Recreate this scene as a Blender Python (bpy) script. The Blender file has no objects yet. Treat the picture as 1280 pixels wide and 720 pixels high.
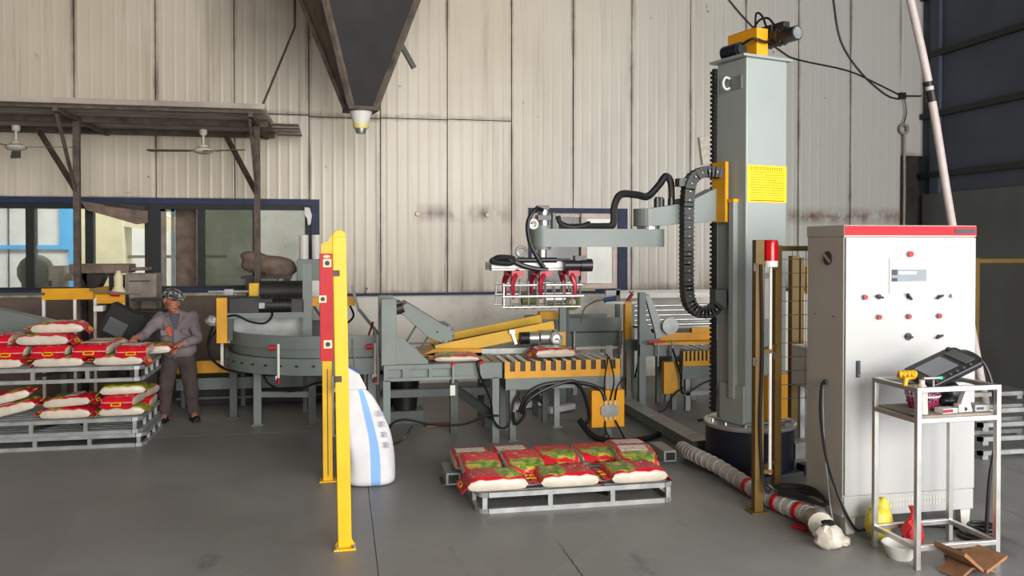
import bpy, bmesh, math, random
from mathutils import Vector, Matrix, Euler

# ------------------------------------------------------------------ camera, light, exposure
SC = bpy.context.scene
COL = SC.collection
PI = math.pi
R = math.radians
cam_d = bpy.data.cameras.new('camera')
cam_d.sensor_fit = 'HORIZONTAL'; cam_d.sensor_width = 36.0
cam_d.lens = 1060 / 1280 * 36
cam_d.shift_y = -0.0314
cam_d.clip_start = 0.05; cam_d.clip_end = 200
cam = bpy.data.objects.new('camera', cam_d); COL.objects.link(cam)
cam.location = (0, 0, 2.0)                      # hall axes: X along the back wall, Y into the hall
cam.rotation_euler = (R(90 - 0.8), 0, R(-11.5))
SC.camera = cam

world = bpy.data.worlds.new('overcast_sky'); SC.world = world
world.use_nodes = True
bg = world.node_tree.nodes['Background']
bg.inputs[0].default_value = (0.86, 0.93, 1.0, 1); bg.inputs[1].default_value = 2.2

def area_light(name, loc, target, sx, sy, power, col):
    d = bpy.data.lights.new(name, 'AREA'); d.shape = 'RECTANGLE'; d.size = sx; d.size_y = sy
    d.energy = power; d.color = col
    o = bpy.data.objects.new(name, d); COL.objects.link(o); o.location = loc
    o.rotation_euler = (Vector(target) - Vector(loc)).to_track_quat('-Z', 'Y').to_euler()
    return o
area_light('daylight_side_gate', (9.3, -2.6, 2.7), (3.0, 6.5, 1.9), 6.2, 4.6, 420, (1.0, 0.985, 0.96))
area_light('daylight_front_gate', (3.6, -8.6, 4.0), (1.5, 12, 3.2), 9.0, 6.4, 2250, (1.0, 0.955, 0.885))
area_light('fill_next_workshop', (-2.0, 14.6, 5.2), (-2.0, 16.6, 1.0), 8.0, 1.5, 430, (0.97, 1.0, 0.97))  # added lamp inside the annex, standing in for daylight through unseen doors
area_light('fill_next_room', (4.6, 14.6, 5.2), (4.2, 16.6, 1.0), 5.0, 1.5, 230, (1.0, 0.98, 0.95))  # added lamp that brightens the space behind the second window

SC.view_settings.view_transform = 'Standard'
SC.view_settings.look = 'None'
SC.view_settings.exposure = 0.0
SC.view_settings.gamma = 1.0
SC.view_settings.use_curve_mapping = False
SC.cycles.use_denoising = True
SC.cycles.max_bounces = 6
SC.cycles.sample_clamp_indirect = 6

# ------------------------------------------------------------------ materials
def lin(c):
    c = c / 255
    return c / 12.92 if c <= 0.04045 else ((c + 0.055) / 1.055) ** 2.4
def rgb(c): return (lin(c[0]), lin(c[1]), lin(c[2]), 1)
class NT:
    """small node-tree helper"""
    def __init__(s, m): s.t = m.node_tree; s.n = s.t.nodes
    def new(s, typ, **kw):
        n = s.n.new(typ)
        for k, v in kw.items(): setattr(n, k, v)
        return n
    def link(s, a, b): s.t.links.new(a, b)
    def coord(s, scale=(1, 1, 1), loc=(0, 0, 0), kind='Object'):
        tc = s.new('ShaderNodeTexCoord'); mp = s.new('ShaderNodeMapping')
        mp.inputs['Scale'].default_value = scale; mp.inputs['Location'].default_value = loc
        s.link(tc.outputs[kind], mp.inputs[0]); return mp.outputs[0]
    def noise(s, vec, scale, detail=4, rough=0.55):
        n = s.new('ShaderNodeTexNoise'); n.inputs['Scale'].default_value = scale
        n.inputs['Detail'].default_value = detail; n.inputs['Roughness'].default_value = rough
        s.link(vec, n.inputs['Vector']); return n.outputs['Fac']
    def ramp(s, fac, stops):
        r = s.new('ShaderNodeValToRGB'); e = r.color_ramp.elements
        while len(e) < len(stops): e.new(0.5)
        for i, (p, c) in enumerate(stops):
            e[i].position = p; e[i].color = c if len(c) == 4 else rgb(c)
        s.link(fac, r.inputs[0]); return r.outputs[0]
    def step(s, fac, a, b):
        m = s.new('ShaderNodeMapRange'); m.inputs[1].default_value = a; m.inputs[2].default_value = b
        s.link(fac, m.inputs[0]); return m.outputs[0]
    def math(s, op, a, b=None):
        m = s.new('ShaderNodeMath', operation=op)
        for i, x in enumerate((a, b)):
            if x is None: continue
            if isinstance(x, (int, float)): m.inputs[i].default_value = x
            else: s.link(x, m.inputs[i])
        return m.outputs[0]
    def mix(s, fac, a, b, blend='MIX'):
        m = s.new('ShaderNodeMix', data_type='RGBA', blend_type=blend)
        if isinstance(fac, (int, float)): m.inputs[0].default_value = fac
        else: s.link(fac, m.inputs[0])
        for i, x in ((6, a), (7, b)):
            if isinstance(x, tuple): m.inputs[i].default_value = x if len(x) == 4 else rgb(x)
            else: s.link(x, m.inputs[i])
        return m.outputs[2]
    def bump(s, h, strength, dist=0.01):
        b = s.new('ShaderNodeBump'); b.inputs['Strength'].default_value = strength
        b.inputs['Distance'].default_value = dist; s.link(h, b.inputs['Height']); return b.outputs[0]
def base_mat(name):
    m = bpy.data.materials.new(name); m.use_nodes = True
    return m, NT(m), m.node_tree.nodes['Principled BSDF']
def mat(name, c, rough=0.5, metal=0.0, var=0.12, scale=6.0, bump=0.0, bscale=60.0, spec=0.5):
    m, t, b = base_mat(name)
    v = t.coord()
    n = t.noise(v, scale, 5)
    d = tuple(max(0, x * (1 - var)) for x in c); l = tuple(min(255, x * (1 + var * 0.5)) for x in c)
    t.link(t.ramp(n, [(0.3, d), (0.7, l)]), b.inputs['Base Color'])
    b.inputs['Roughness'].default_value = rough; b.inputs['Metallic'].default_value = metal
    b.inputs['Specular IOR Level'].default_value = spec
    if bump: t.link(t.bump(t.noise(v, bscale, 3), bump, 0.004), b.inputs['Normal'])
    return m
def glass_mat(name, c, opacity, rough=0.03, sp=0.12):
    m, t, b = base_mat(name)
    out = t.n['Material Output']
    tr = t.new('ShaderNodeBsdfTransparent'); mx = t.new('ShaderNodeMixShader')
    b.inputs['Roughness'].default_value = rough
    v = t.coord((1, 1, 1))
    n = t.noise(v, 1.4, 5)
    t.link(t.ramp(n, [(0.3, tuple(x * 0.86 for x in c)), (0.7, c)]), b.inputs['Base Color'])
    mr = t.new('ShaderNodeMapRange'); mr.inputs[1].default_value = 0.3; mr.inputs[2].default_value = 0.7
    mr.inputs[3].default_value = max(0, opacity - sp); mr.inputs[4].default_value = min(1, opacity + sp)
    t.link(n, mr.inputs[0]); t.link(mr.outputs[0], mx.inputs[0])
    t.link(tr.outputs[0], mx.inputs[1]); t.link(b.outputs[0], mx.inputs[2]); t.link(mx.outputs[0], out.inputs[0])
    return m

M = {}
M['grey'] = mat('machine_grey_paint', (117, 126, 122), 0.42, 0, 0.07, 3)
M['lgrey'] = mat('column_grey_paint', (160, 167, 164), 0.33, 0, 0.03, 2)
M['dgrey'] = mat('dull_dark_grey_paint', (80, 86, 84), 0.55, 0, 0.15, 4)
M['yellow'] = mat('machine_yellow_paint', (228, 162, 16), 0.45, 0, 0.08, 5)
M['byellow'] = mat('bright_yellow_paint', (240, 186, 12), 0.42, 0, 0.06, 3)
M['ochre'] = mat('backlit_fence_yellow', (108, 82, 24), 0.55, 0, 0.1, 6)  # yellow fence paint with its backlit shade put into the colour
M['orange'] = mat('orange_yellow_panel', (247, 170, 14), 0.5, 0, 0.04, 3)
M['black'] = mat('black_rubber', (24, 24, 26), 0.5, 0, 0.2, 8)
M['bplastic'] = mat('black_plastic', (34, 34, 37), 0.35, 0, 0.2, 8)
M['cable'] = mat('black_cable', (20, 20, 22), 0.42, 0, 0.2, 10)
M['navy'] = mat('navy_drum_paint', (22, 26, 42), 0.34, 0, 0.15, 2)
M['steel'] = mat('bare_steel', (170, 172, 170), 0.34, 0.85, 0.12, 12)
M['galv'] = mat('galvanised_steel', (166, 168, 167), 0.42, 0.35, 0.15, 7, 0.05)
M['alu'] = mat('aluminium', (205, 206, 204), 0.3, 0.75, 0.06, 8)
M['cartsteel'] = mat('cart_frame_steel', (206, 204, 200), 0.28, 0.75, 0.08, 5)
M['dsteel'] = mat('dark_oily_steel', (58, 54, 52), 0.45, 0.4, 0.25, 6)
M['rusty'] = mat('rusty_brown_steel', (92, 80, 72), 0.75, 0.1, 0.3, 9, 0.1)
M['red'] = mat('red_paint', (200, 12, 30), 0.5, 0, 0.08, 5)
M['dred'] = mat('crimson_metal', (158, 16, 42), 0.38, 0.1, 0.15, 8)
M['beacon'] = mat('red_beacon_lens', (196, 14, 26), 0.2, 0, 0.1, 5)
M['white'] = mat('white_plastic', (226, 224, 218), 0.45, 0, 0.05, 4)
M['cream'] = mat('cream_sticker', (236, 226, 186), 0.6, 0, 0.05, 4)
M['cabwhite'] = mat('white_cabinet_enamel', (178, 178, 177), 0.28, 0, 0.02, 2)
M['cabside'] = mat('cabinet_side_enamel', (196, 192, 184), 0.4, 0, 0.03, 2)
M['blue'] = mat('blue_window_paint', (28, 42, 78), 0.6, 0, 0.2, 8)
M['blueblack'] = mat('dark_blue_frame', (24, 28, 30), 0.6, 0, 0.2, 6)
M['skyblue'] = mat('sky_blue_paint', (86, 176, 232), 0.6, 0, 0.06, 3)
M['pinkwhite'] = mat('aged_white_sash', (226, 205, 196), 0.55, 0, 0.08, 6)
M['belt'] = mat('dark_belt_roller', (44, 44, 40), 0.55, 0, 0.2, 6)
M['wood'] = mat('raw_cardboard_brown', (150, 108, 74), 0.85, 0, 0.15, 10)
M['dwood'] = mat('dusty_brown_board', (128, 110, 98), 0.9, 0, 0.2, 7)
M['dustgrey'] = mat('dusty_grey_board', (148, 138, 128), 0.9, 0, 0.15, 7)
M['skin'] = mat('skin', (178, 116, 92), 0.55, 0, 0.08, 8)
M['jacket'] = mat('grey_mauve_work_jacket', (128, 116, 120), 0.9, 0, 0.16, 7, 0.2, 40)
M['shirt'] = mat('blue_grey_shirt', (86, 86, 104), 0.9, 0, 0.12, 7)
M['trousers'] = mat('dark_brown_trousers', (74, 64, 62), 0.92, 0, 0.18, 7, 0.2, 40)
M['shoe'] = mat('black_shoe', (26, 24, 24), 0.6, 0, 0.2, 7)
M['hair'] = mat('black_hair', (24, 22, 22), 0.6, 0, 0.2, 30)
M['screen'] = mat('grey_lcd', (118, 126, 134), 0.2, 0, 0.05, 3)
M['limeplastic'] = mat('yellow_translucent_bag', (226, 208, 70), 0.35, 0, 0.15, 18, 0.3, 26)
M['rednet'] = mat('red_net_bag', (206, 44, 52), 0.6, 0, 0.25, 40, 0.4, 60)
M['clearbag'] = mat('crumpled_clear_plastic', (206, 198, 184), 0.3, 0, 0.12, 20, 0.4, 30)
M['hose'] = mat('dusty_white_hose', (196, 190, 184), 0.6, 0, 0.12, 14, 0.3, 30)
M['glove'] = mat('yellow_rubber_glove', (222, 168, 32), 0.6, 0, 0.12, 16)
M['pink'] = mat('magenta_basket', (156, 58, 108), 0.5, 0, 0.25, 40)
M['green'] = mat('green_led', (40, 220, 150), 0.3, 0, 0.02, 2)
M['bluep'] = mat('blue_connector', (44, 74, 130), 0.5, 0, 0.1, 5)
M['olive'] = mat('olive_roller', (108, 108, 62), 0.6, 0, 0.15, 9)
M['sackwhite'] = mat('white_woven_sack', (222, 220, 222), 0.65, 0, 0.06, 5, 0.25, 18)
M['sackblue'] = mat('pale_blue_stripe', (130, 176, 232), 0.6, 0, 0.05, 5)
M['ink'] = mat('grey_blue_ink', (178, 180, 198), 0.7, 0, 0.1, 5)
M['dkink'] = mat('dark_ink', (70, 74, 84), 0.7, 0, 0.1, 5)
M['redink'] = mat('red_ink', (200, 60, 24), 0.7, 0, 0.1, 5)
M['signyellow'] = mat('yellow_warning_film', (240, 218, 30), 0.3, 0, 0.05, 9)
M['signline'] = mat('ochre_print_lines', (196, 168, 20), 0.6, 0, 0.1, 9)
M['baglabel'] = mat('white_print_panel', (226, 216, 208), 0.5, 0, 0.1, 40)
M['logo'] = mat('yellow_logo_print', (244, 190, 20), 0.5, 0, 0.05, 4)
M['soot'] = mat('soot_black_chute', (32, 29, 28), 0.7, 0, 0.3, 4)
M['hopperside'] = mat('lit_hopper_plate', (112, 100, 90), 0.8, 0.1, 0.3, 5)  # sides browner than the near-black front, light on them put into the colour
M['white_rice'] = mat('clear_film_over_rice', (208, 196, 180), 0.32, 0, 0.08, 8, 0.2, 14)
M['bagred'] = mat('red_film', (204, 24, 44), 0.3, 0, 0.12, 14, 0.25, 22)
M['lime'] = mat('yellow_green_film', (168, 172, 44), 0.35, 0, 0.2, 14, 0.2, 22)
M['pipewhite'] = mat('pinkish_white_pipe', (206, 194, 190), 0.5, 0, 0.08, 4)
M['amber'] = mat('pale_yellow_ring', (224, 214, 130), 0.4, 0, 0.05, 4)
M['fanwhite'] = mat('dusty_white_enamel', (196, 188, 176), 0.5, 0, 0.1, 5)
M['fanblade'] = mat('dusty_fan_blade', (112, 104, 94), 0.6, 0, 0.1, 5)
M['brownglass'] = glass_mat('brown_shaded_glass', (84, 72, 66), 0.9, 0.1)
M['glass'] = glass_mat('dusty_window_glass', (196, 202, 186), 0.07, 0.03, 0.04)
M['frosted'] = glass_mat('dirty_green_glass', (86, 98, 66), 0.72, 0.12)
M['paleglass'] = glass_mat('greyed_glass', (158, 162, 142), 0.5, 0.08)

def panel_mat():
    """cream sandwich-panel steel: fine vertical ribs, dust, runs of dirt, rust along one seam"""
    m, t, b = base_mat('cream_steel_panel')
    v = t.coord()
    sep = t.new('ShaderNodeSeparateXYZ'); t.link(v, sep.inputs[0])
    big = t.noise(v, 0.45, 4)
    col = t.ramp(big, [(0.3, (196, 184, 165)), (0.7, (214, 204, 187))])
    streak = t.noise(t.coord((3, 3, 0.16)), 2.2, 7, 0.62)
    col = t.mix(t.math('MULTIPLY', t.step(streak, 0.52, 0.8), 0.75), col, (150, 136, 116))
    # darker slanted patch high above the canopy
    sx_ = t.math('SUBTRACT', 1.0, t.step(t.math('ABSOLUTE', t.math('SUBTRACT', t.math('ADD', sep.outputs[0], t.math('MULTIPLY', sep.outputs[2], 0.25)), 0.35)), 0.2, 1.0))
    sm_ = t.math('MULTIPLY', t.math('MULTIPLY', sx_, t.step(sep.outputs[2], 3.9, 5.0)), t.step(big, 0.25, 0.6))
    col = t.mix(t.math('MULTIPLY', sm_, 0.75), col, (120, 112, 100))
    # greyer towards the right-hand bay
    col = t.mix(t.step(sep.outputs[0], 2.3, 7.5), col, (178, 178, 174))
    spots = t.noise(v, 3.2, 8, 0.75)
    col = t.mix(t.step(spots, 0.66, 0.74), col, (108, 94, 80))
    # rust spots along the rail line z = 2.43
    zd = t.math('ABSOLUTE', t.math('SUBTRACT', sep.outputs[2], 2.44))
    line = t.math('SUBTRACT', 1.0, t.step(zd, 0.0, 0.16))
    rn = t.noise(t.coord((1, 1, 0.4)), 3.4, 4)
    xr = t.math('MULTIPLY', t.step(sep.outputs[0], 0.7, 1.0), t.math('SUBTRACT', 1.0, t.step(sep.outputs[0], 2.55, 2.8)))
    xr2 = t.step(sep.outputs[0], 5.6, 6.6)
    rust = t.math('MULTIPLY', line, t.math('MAXIMUM', t.math('MULTIPLY', xr, t.step(rn, 0.42, 0.6)), t.math('MULTIPLY', xr2, t.step(t.noise(t.coord((1, 1, 0.7)), 5.5, 5, 0.7), 0.34, 0.62))))
    col = t.mix(rust, col, (100, 66, 42))
    # dirt that collected on the lowest edges
    low = t.math('SUBTRACT', 1.0, t.step(sep.outputs[2], 1.3, 1.75))
    col = t.mix(t.math('MULTIPLY', low, t.step(streak, 0.4, 0.7)), col, (126, 108, 90))
    t.link(col, b.inputs['Base Color'])
    gen = t.new('ShaderNodeSeparateXYZ'); t.link(t.coord(kind='Generated'), gen.inputs[0])
    ed = t.math('ABSOLUTE', t.math('SUBTRACT', gen.outputs[0], 0.5))
    grime = t.math('MULTIPLY', t.step(t.math('ADD', ed, t.math('MULTIPLY', t.math('SUBTRACT', streak, 0.5), 0.10)), 0.455, 0.50), t.step(t.noise(t.coord((1, 1, 0.6)), 1.7, 6, 0.7), 0.38, 0.62))
    col = t.mix(t.math('MULTIPLY', grime, 0.85), col, (112, 96, 80))
    ez = t.math('ABSOLUTE', t.math('SUBTRACT', gen.outputs[2], 0.5))
    col = t.mix(t.math('MULTIPLY', t.step(t.math('ADD', ez, t.math('MULTIPLY', t.math('SUBTRACT', spots, 0.5), 0.06)), 0.482, 0.50), 0.7), col, (120, 104, 88))
    speck = t.noise(t.coord((1, 1, 0.45)), 9, 3, 0.6)
    col = t.mix(t.step(speck, 0.735, 0.75), col, (84, 72, 62))
    t.link(col, b.inputs['Base Color'])
    b.inputs['Roughness'].default_value = 0.3
    w = t.new('ShaderNodeTexWave', wave_type='BANDS', bands_direction='X'); w.inputs['Scale'].default_value = 2.1
    t.link(v, w.inputs['Vector'])
    t.link(t.bump(t.math('POWER', w.outputs['Fac'], 6), 0.42, 0.006), b.inputs['Normal'])
    return m
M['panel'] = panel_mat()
def dado_mat():
    m, t, b = base_mat('dirty_plaster')
    v = t.coord(); n = t.noise(v, 1.1, 7, 0.65)
    sep = t.new('ShaderNodeSeparateXYZ'); t.link(v, sep.inputs[0])
    col = t.ramp(n, [(0.3, (198, 188, 176)), (0.45, (228, 222, 212)), (0.7, (238, 234, 227))])
    # older brown render left of the second window bay
    col2 = t.ramp(n, [(0.3, (104, 90, 80)), (0.7, (140, 124, 112))])
    col = t.mix(t.step(sep.outputs[0], -0.35, -0.1), col2, col)
    t.link(col, b.inputs['Base Color']); b.inputs['Roughness'].default_value = 0.9
    t.link(t.bump(t.noise(v, 14, 6), 0.3, 0.01), b.inputs['Normal'])
    return m
M['dado'] = dado_mat()
def floor_mat():
    m, t, b = base_mat('worn_concrete')
    v = t.coord(); a = t.noise(v, 0.5, 6, 0.6); c = t.noise(v, 9, 6, 0.7)
    col = t.ramp(a, [(0.3, (118, 117, 115)), (0.55, (140, 139, 137)), (0.75, (160, 158, 155))])
    col = t.mix(t.step(c, 0.35, 0.75), col, t.mix(0.25, col, (160, 158, 154)))
    st = t.noise(t.coord((1.5, 0.5, 1)), 1.3, 5, 0.7)
    col = t.mix(t.step(st, 0.6, 0.7), col, (104, 103, 102))
    # broad trowel patches and one hairline crack running away from the camera
    pt = t.new('ShaderNodeTexVoronoi'); pt.inputs['Scale'].default_value = 0.9; t.link(t.coord((1, 0.55, 1)), pt.inputs['Vector'])
    ps = t.new('ShaderNodeSeparateColor'); t.link(pt.outputs['Color'], ps.inputs[0])
    col = t.mix(t.math('MULTIPLY', ps.outputs[0], 0.26), col, (108, 107, 106))
    wp = t.new('ShaderNodeNewGeometry'); sx = t.new('ShaderNodeSeparateXYZ'); t.link(wp.outputs['Position'], sx.inputs[0])
    dx = t.math('ABSOLUTE', t.math('SUBTRACT', t.math('ADD', sx.outputs[0], t.math('MULTIPLY', t.math('SUBTRACT', c, 0.5), 0.05)), 1.43))
    cr = t.math('MULTIPLY', t.math('SUBTRACT', 1.0, t.step(dx, 0.003, 0.008)), t.math('MULTIPLY', t.step(sx.outputs[1], 3.4, 3.6), t.math('SUBTRACT', 1.0, t.step(sx.outputs[1], 5.3, 5.6))))
    col = t.mix(cr, col, (50, 49, 48))
    t.link(col, b.inputs['Base Color'])
    t.link(t.math('ADD', t.math('MULTIPLY', a, 0.3), 0.32), b.inputs['Roughness'])
    t.link(t.bump(c, 0.12, 0.004), b.inputs['Normal'])
    return m
M['concrete'] = floor_mat()
M['sidewall'] = mat('blue_grey_sheet', (66, 72, 86), 0.7, 0, 0.12, 1.5)
M['sidelow'] = mat('grey_board', (92, 94, 94), 0.75, 0, 0.1, 1.5)
M['added_roofsheet'] = mat('added_grey_roof_sheet', (118, 112, 106), 0.7, 0, 0.2, 2)
def canopy_mat():
    m, t, b = base_mat('dusty_corrugated_sheet')
    n = t.noise(t.coord((1, 4, 1)), 1.6, 6)
    t.link(t.ramp(n, [(0.3, (140, 130, 120)), (0.7, (186, 176, 166))]), b.inputs['Base Color'])
    b.inputs['Roughness'].default_value = 0.75
    return m
M['canopy'] = canopy_mat()
def bag_print():
    """printed film: red field, white lettering strokes, green and yellow leaves at one end"""
    m, t, b = base_mat('printed_rice_bag_film')
    v = t.coord(); sep = t.new('ShaderNodeSeparateXYZ'); t.link(v, sep.inputs[0])
    red = t.ramp(t.noise(v, 9, 3), [(0.3, (200, 14, 36)), (0.7, (226, 30, 50))])
    leaf = t.noise(v, 16, 4, 0.6)
    lc = t.ramp(leaf, [(0.36, (84, 128, 38)), (0.48, (142, 174, 56)), (0.57, (214, 202, 92)), (0.67, (224, 128, 58))])
    edge = t.math('ADD', sep.outputs[0], t.math('MULTIPLY', t.math('SUBTRACT', t.noise(v, 7, 3), 0.5), 0.28))
    ex = t.math('DIVIDE', t.math('SUBTRACT', edge, 0.115), 0.115); ey = t.math('DIVIDE', sep.outputs[1], 0.15)
    lm = t.math('SUBTRACT', 1.0, t.step(t.math('ADD', t.math('MULTIPLY', ex, ex), t.math('MULTIPLY', ey, ey)), 0.85, 1.1))
    col = t.mix(lm, red, lc)
    st = t.noise(t.coord((26, 9, 1)), 2.0, 2)
    inx = t.math('MULTIPLY', t.step(sep.outputs[0], -0.19, -0.185), t.math('SUBTRACT', 1.0, t.step(sep.outputs[0], 0.0, 0.005)))
    iny = t.math('SUBTRACT', 1.0, t.step(t.math('ABSOLUTE', sep.outputs[1]), 0.085, 0.09))
    col = t.mix(t.math('MULTIPLY', t.step(st, 0.62, 0.66), t.math('MULTIPLY', inx, iny)), col, (236, 214, 206))
    t.link(col, b.inputs['Base Color']); b.inputs['Roughness'].default_value = 0.3
    t.link(t.bump(t.noise(v, 20, 4), 0.3, 0.008), b.inputs['Normal'])
    return m
M['bagprint'] = bag_print()
def cap_mat():
    m, t, b = base_mat('mottled_grey_cap')
    n = t.noise(t.coord(), 26, 3)
    t.link(t.ramp(n, [(0.42, (46, 48, 48)), (0.52, (110, 112, 110)), (0.6, (186, 188, 186))]), b.inputs['Base Color'])
    b.inputs['Roughness'].default_value = 0.9
    return m
M['capcloth'] = cap_mat()

# ------------------------------------------------------------------ mesh building
class MB:
    def __init__(s): s.v = []; s.f = []; s.mi = []
    def add(s, vs, fs, m=0):
        k = len(s.v); s.v += [tuple(v) for v in vs]
        for f in fs: s.f.append(tuple(i + k for i in f)); s.mi.append(m)
        return s
    def box(s, c, d, m=0, rot=None):
        hx, hy, hz = d[0] / 2, d[1] / 2, d[2] / 2
        vs = [Vector((x, y, z)) for z in (-hz, hz) for y in (-hy, hy) for x in (-hx, hx)]
        if rot is not None:
            q = Euler(rot).to_matrix(); vs = [q @ v for v in vs]
        vs = [v + Vector(c) for v in vs]
        return s.add(vs, [(0, 2, 3, 1), (4, 5, 7, 6), (0, 1, 5, 4), (2, 6, 7, 3), (0, 4, 6, 2), (1, 3, 7, 5)], m)
    def b2(s, a, b, m=0):
        return s.box([(p + q) / 2 for p, q in zip(a, b)], [abs(p - q) for p, q in zip(a, b)], m)
    def bar(s, p0, p1, w, h, m=0, up=(0, 0, 1)):
        p0, p1 = Vector(p0), Vector(p1); d = (p1 - p0).normalized(); u = Vector(up)
        if abs(d.dot(u)) > 0.98: u = Vector((0, 1, 0))
        x = d.cross(u).normalized() * w / 2; y = x.cross(d).normalized() * h / 2
        vs = [p + i * x + j * y for p in (p0, p1) for i, j in ((-1, -1), (1, -1), (1, 1), (-1, 1))]
        return s.add(vs, [(0, 3, 2, 1), (4, 5, 6, 7), (0, 1, 5, 4), (1, 2, 6, 5), (2, 3, 7, 6), (3, 0, 4, 7)], m)
    def cyl(s, p0, p1, r0, r1=None, n=14, m=0):
        r1 = r0 if r1 is None else r1
        p0, p1 = Vector(p0), Vector(p1); d = (p1 - p0).normalized()
        u = Vector((0, 0, 1)) if abs(d.z) < 0.9 else Vector((1, 0, 0))
        x = d.cross(u).normalized(); y = x.cross(d).normalized()
        vs = [p + r * (math.cos(2 * PI * i / n) * x + math.sin(2 * PI * i / n) * y) for p, r in ((p0, r0), (p1, r1)) for i in range(n)]
        fs = [(i, (i + 1) % n, n + (i + 1) % n, n + i) for i in range(n)] + [tuple(range(n))[::-1], tuple(range(n, 2 * n))]
        return s.add(vs, fs, m)
    def tube(s, pts, r, n=8, k=0, m=0, closed=False):
        pts = [Vector(p) for p in pts]
        if k: pts = smooth_path(pts, k, closed)
        N = len(pts); vs = []; prev = None
        rs = r if isinstance(r, (list, tuple)) else None
        for i, p in enumerate(pts):
            if closed: d = pts[(i + 1) % N] - pts[i - 1]
            else: d = pts[min(i + 1, N - 1)] - pts[max(i - 1, 0)]
            d = d.normalized() if d.length > 1e-9 else Vector((0, 0, 1))
            if prev is None:
                u = Vector((0, 0, 1)) if abs(d.z) < 0.9 else Vector((1, 0, 0)); x = d.cross(u).normalized()
            else:
                x = prev - d * prev.dot(d); x = x.normalized() if x.length > 1e-6 else d.orthogonal().normalized()
            prev = x; y = d.cross(x)
            rr = r if rs is None else rs[0] + (rs[1] - rs[0]) * i / (N - 1)
            vs += [p + rr * (math.cos(2 * PI * j / n) * x + math.sin(2 * PI * j / n) * y) for j in range(n)]
        fs = []
        for i in range(N if closed else N - 1):
            a, b = i * n, ((i + 1) % N) * n
            fs += [(a + j, a + (j + 1) % n, b + (j + 1) % n, b + j) for j in range(n)]
        if not closed: fs += [tuple(range(n))[::-1], tuple(range((N - 1) * n, N * n))]
        return s.add(vs, fs, m)
    def prism(s, poly, axis, a, b, m=0):
        """polygon in the two other axes (order x,y / x,z / y,z), extruded along axis from a to b"""
        def mk(p, t): return {'x': (t, p[0], p[1]), 'y': (p[0], t, p[1]), 'z': (p[0], p[1], t)}[axis]
        n = len(poly); vs = [mk(p, a) for p in poly] + [mk(p, b) for p in poly]
        fs = [(i, (i + 1) % n, n + (i + 1) % n, n + i) for i in range(n)] + [tuple(range(n))[::-1], tuple(range(n, 2 * n))]
        return s.add(vs, fs, m)
    def lathe(s, prof, c=(0, 0, 0), n=24, m=0, axis='z'):
        vs = []
        for r, z in prof:
            for i in range(n):
                a = 2 * PI * i / n; p = (r * math.cos(a), r * math.sin(a), z)
                if axis == 'x': p = (p[2], p[0], p[1])
                if axis == 'y': p = (p[0], p[2], p[1])
                vs.append((p[0] + c[0], p[1] + c[1], p[2] + c[2]))
        fs = [(k * n + i, k * n + (i + 1) % n, (k + 1) * n + (i + 1) % n, (k + 1) * n + i) for k in range(len(prof) - 1) for i in range(n)]
        if prof[0][0] > 1e-6: fs.append(tuple(range(n))[::-1])
        if prof[-1][0] > 1e-6: fs.append(tuple(range((len(prof) - 1) * n, len(prof) * n)))
        return s.add(vs, fs, m)
    def ell(s, c, r, n=14, m=0, rot=None):
        q = Euler(rot).to_matrix() if rot is not None else None
        vs = []; k = n // 2
        for i in range(k + 1):
            a = PI * i / k
            for j in range(n):
                bb = 2 * PI * j / n
                p = Vector((r[0] * math.sin(a) * math.cos(bb), r[1] * math.sin(a) * math.sin(bb), r[2] * math.cos(a)))
                if q is not None: p = q @ p
                vs.append(p + Vector(c))
        fs = [(i * n + j, (i + 1) * n + j, (i + 1) * n + (j + 1) % n, i * n + (j + 1) % n) for i in range(k) for j in range(n)]
        return s.add(vs, fs, m)
    def ring(s, c, R_, r, axis='y', n=20, k=8, m=0):
        pts = []
        for i in range(n):
            a = 2 * PI * i / n; u, w = R_ * math.cos(a), R_ * math.sin(a)
            pts.append({'x': (c[0], c[1] + u, c[2] + w), 'y': (c[0] + u, c[1], c[2] + w), 'z': (c[0] + u, c[1] + w, c[2])}[axis])
        return s.tube(pts, r, k, m=m, closed=True)
    def build(s, name, mats, parent=None, bevel=0.0, smooth=False, loc=None, rot=None, seg=2):
        me = bpy.data.meshes.new(name)
        bm = bmesh.new(); vv = [bm.verts.new(v) for v in s.v]
        for f, mi in zip(s.f, s.mi):
            try: fc = bm.faces.new([vv[i] for i in f]); fc.material_index = mi
            except ValueError: pass
        bmesh.ops.remove_doubles(bm, verts=bm.verts, dist=1e-6)
        bmesh.ops.recalc_face_normals(bm, faces=bm.faces)
        bm.to_mesh(me); bm.free()
        for m_ in (mats if isinstance(mats, (list, tuple)) else [mats]): me.materials.append(M[m_] if isinstance(m_, str) else m_)
        if smooth:
            me.polygons.foreach_set('use_smooth', [True] * len(me.polygons)); me.set_sharp_from_angle(angle=R(38))
        o = bpy.data.objects.new(name, me); COL.objects.link(o)
        if parent is not None: o.parent = parent
        if loc is not None: o.location = loc
        if rot is not None: o.rotation_euler = rot
        if bevel:
            md = o.modifiers.new('edge', 'BEVEL'); md.width = bevel; md.segments = seg; md.limit_method = 'ANGLE'; md.angle_limit = R(40)
        return o
def smooth_path(pts, k, closed=False):
    out = []; N = len(pts)
    for i in range(N if closed else N - 1):
        g = (lambda j: pts[j % N]) if closed else (lambda j: pts[max(0, min(N - 1, j))])
        p0, p1, p2, p3 = g(i - 1), g(i), g(i + 1), g(i + 2)
        for j in range(k):
            t = j / k
            out.append(0.5 * ((2 * p1) + (p2 - p0) * t + (2 * p0 - 5 * p1 + 4 * p2 - p3) * t * t + (3 * p1 - p0 - 3 * p2 + p3) * t ** 3))
    if not closed: out.append(pts[-1])
    return out
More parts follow.
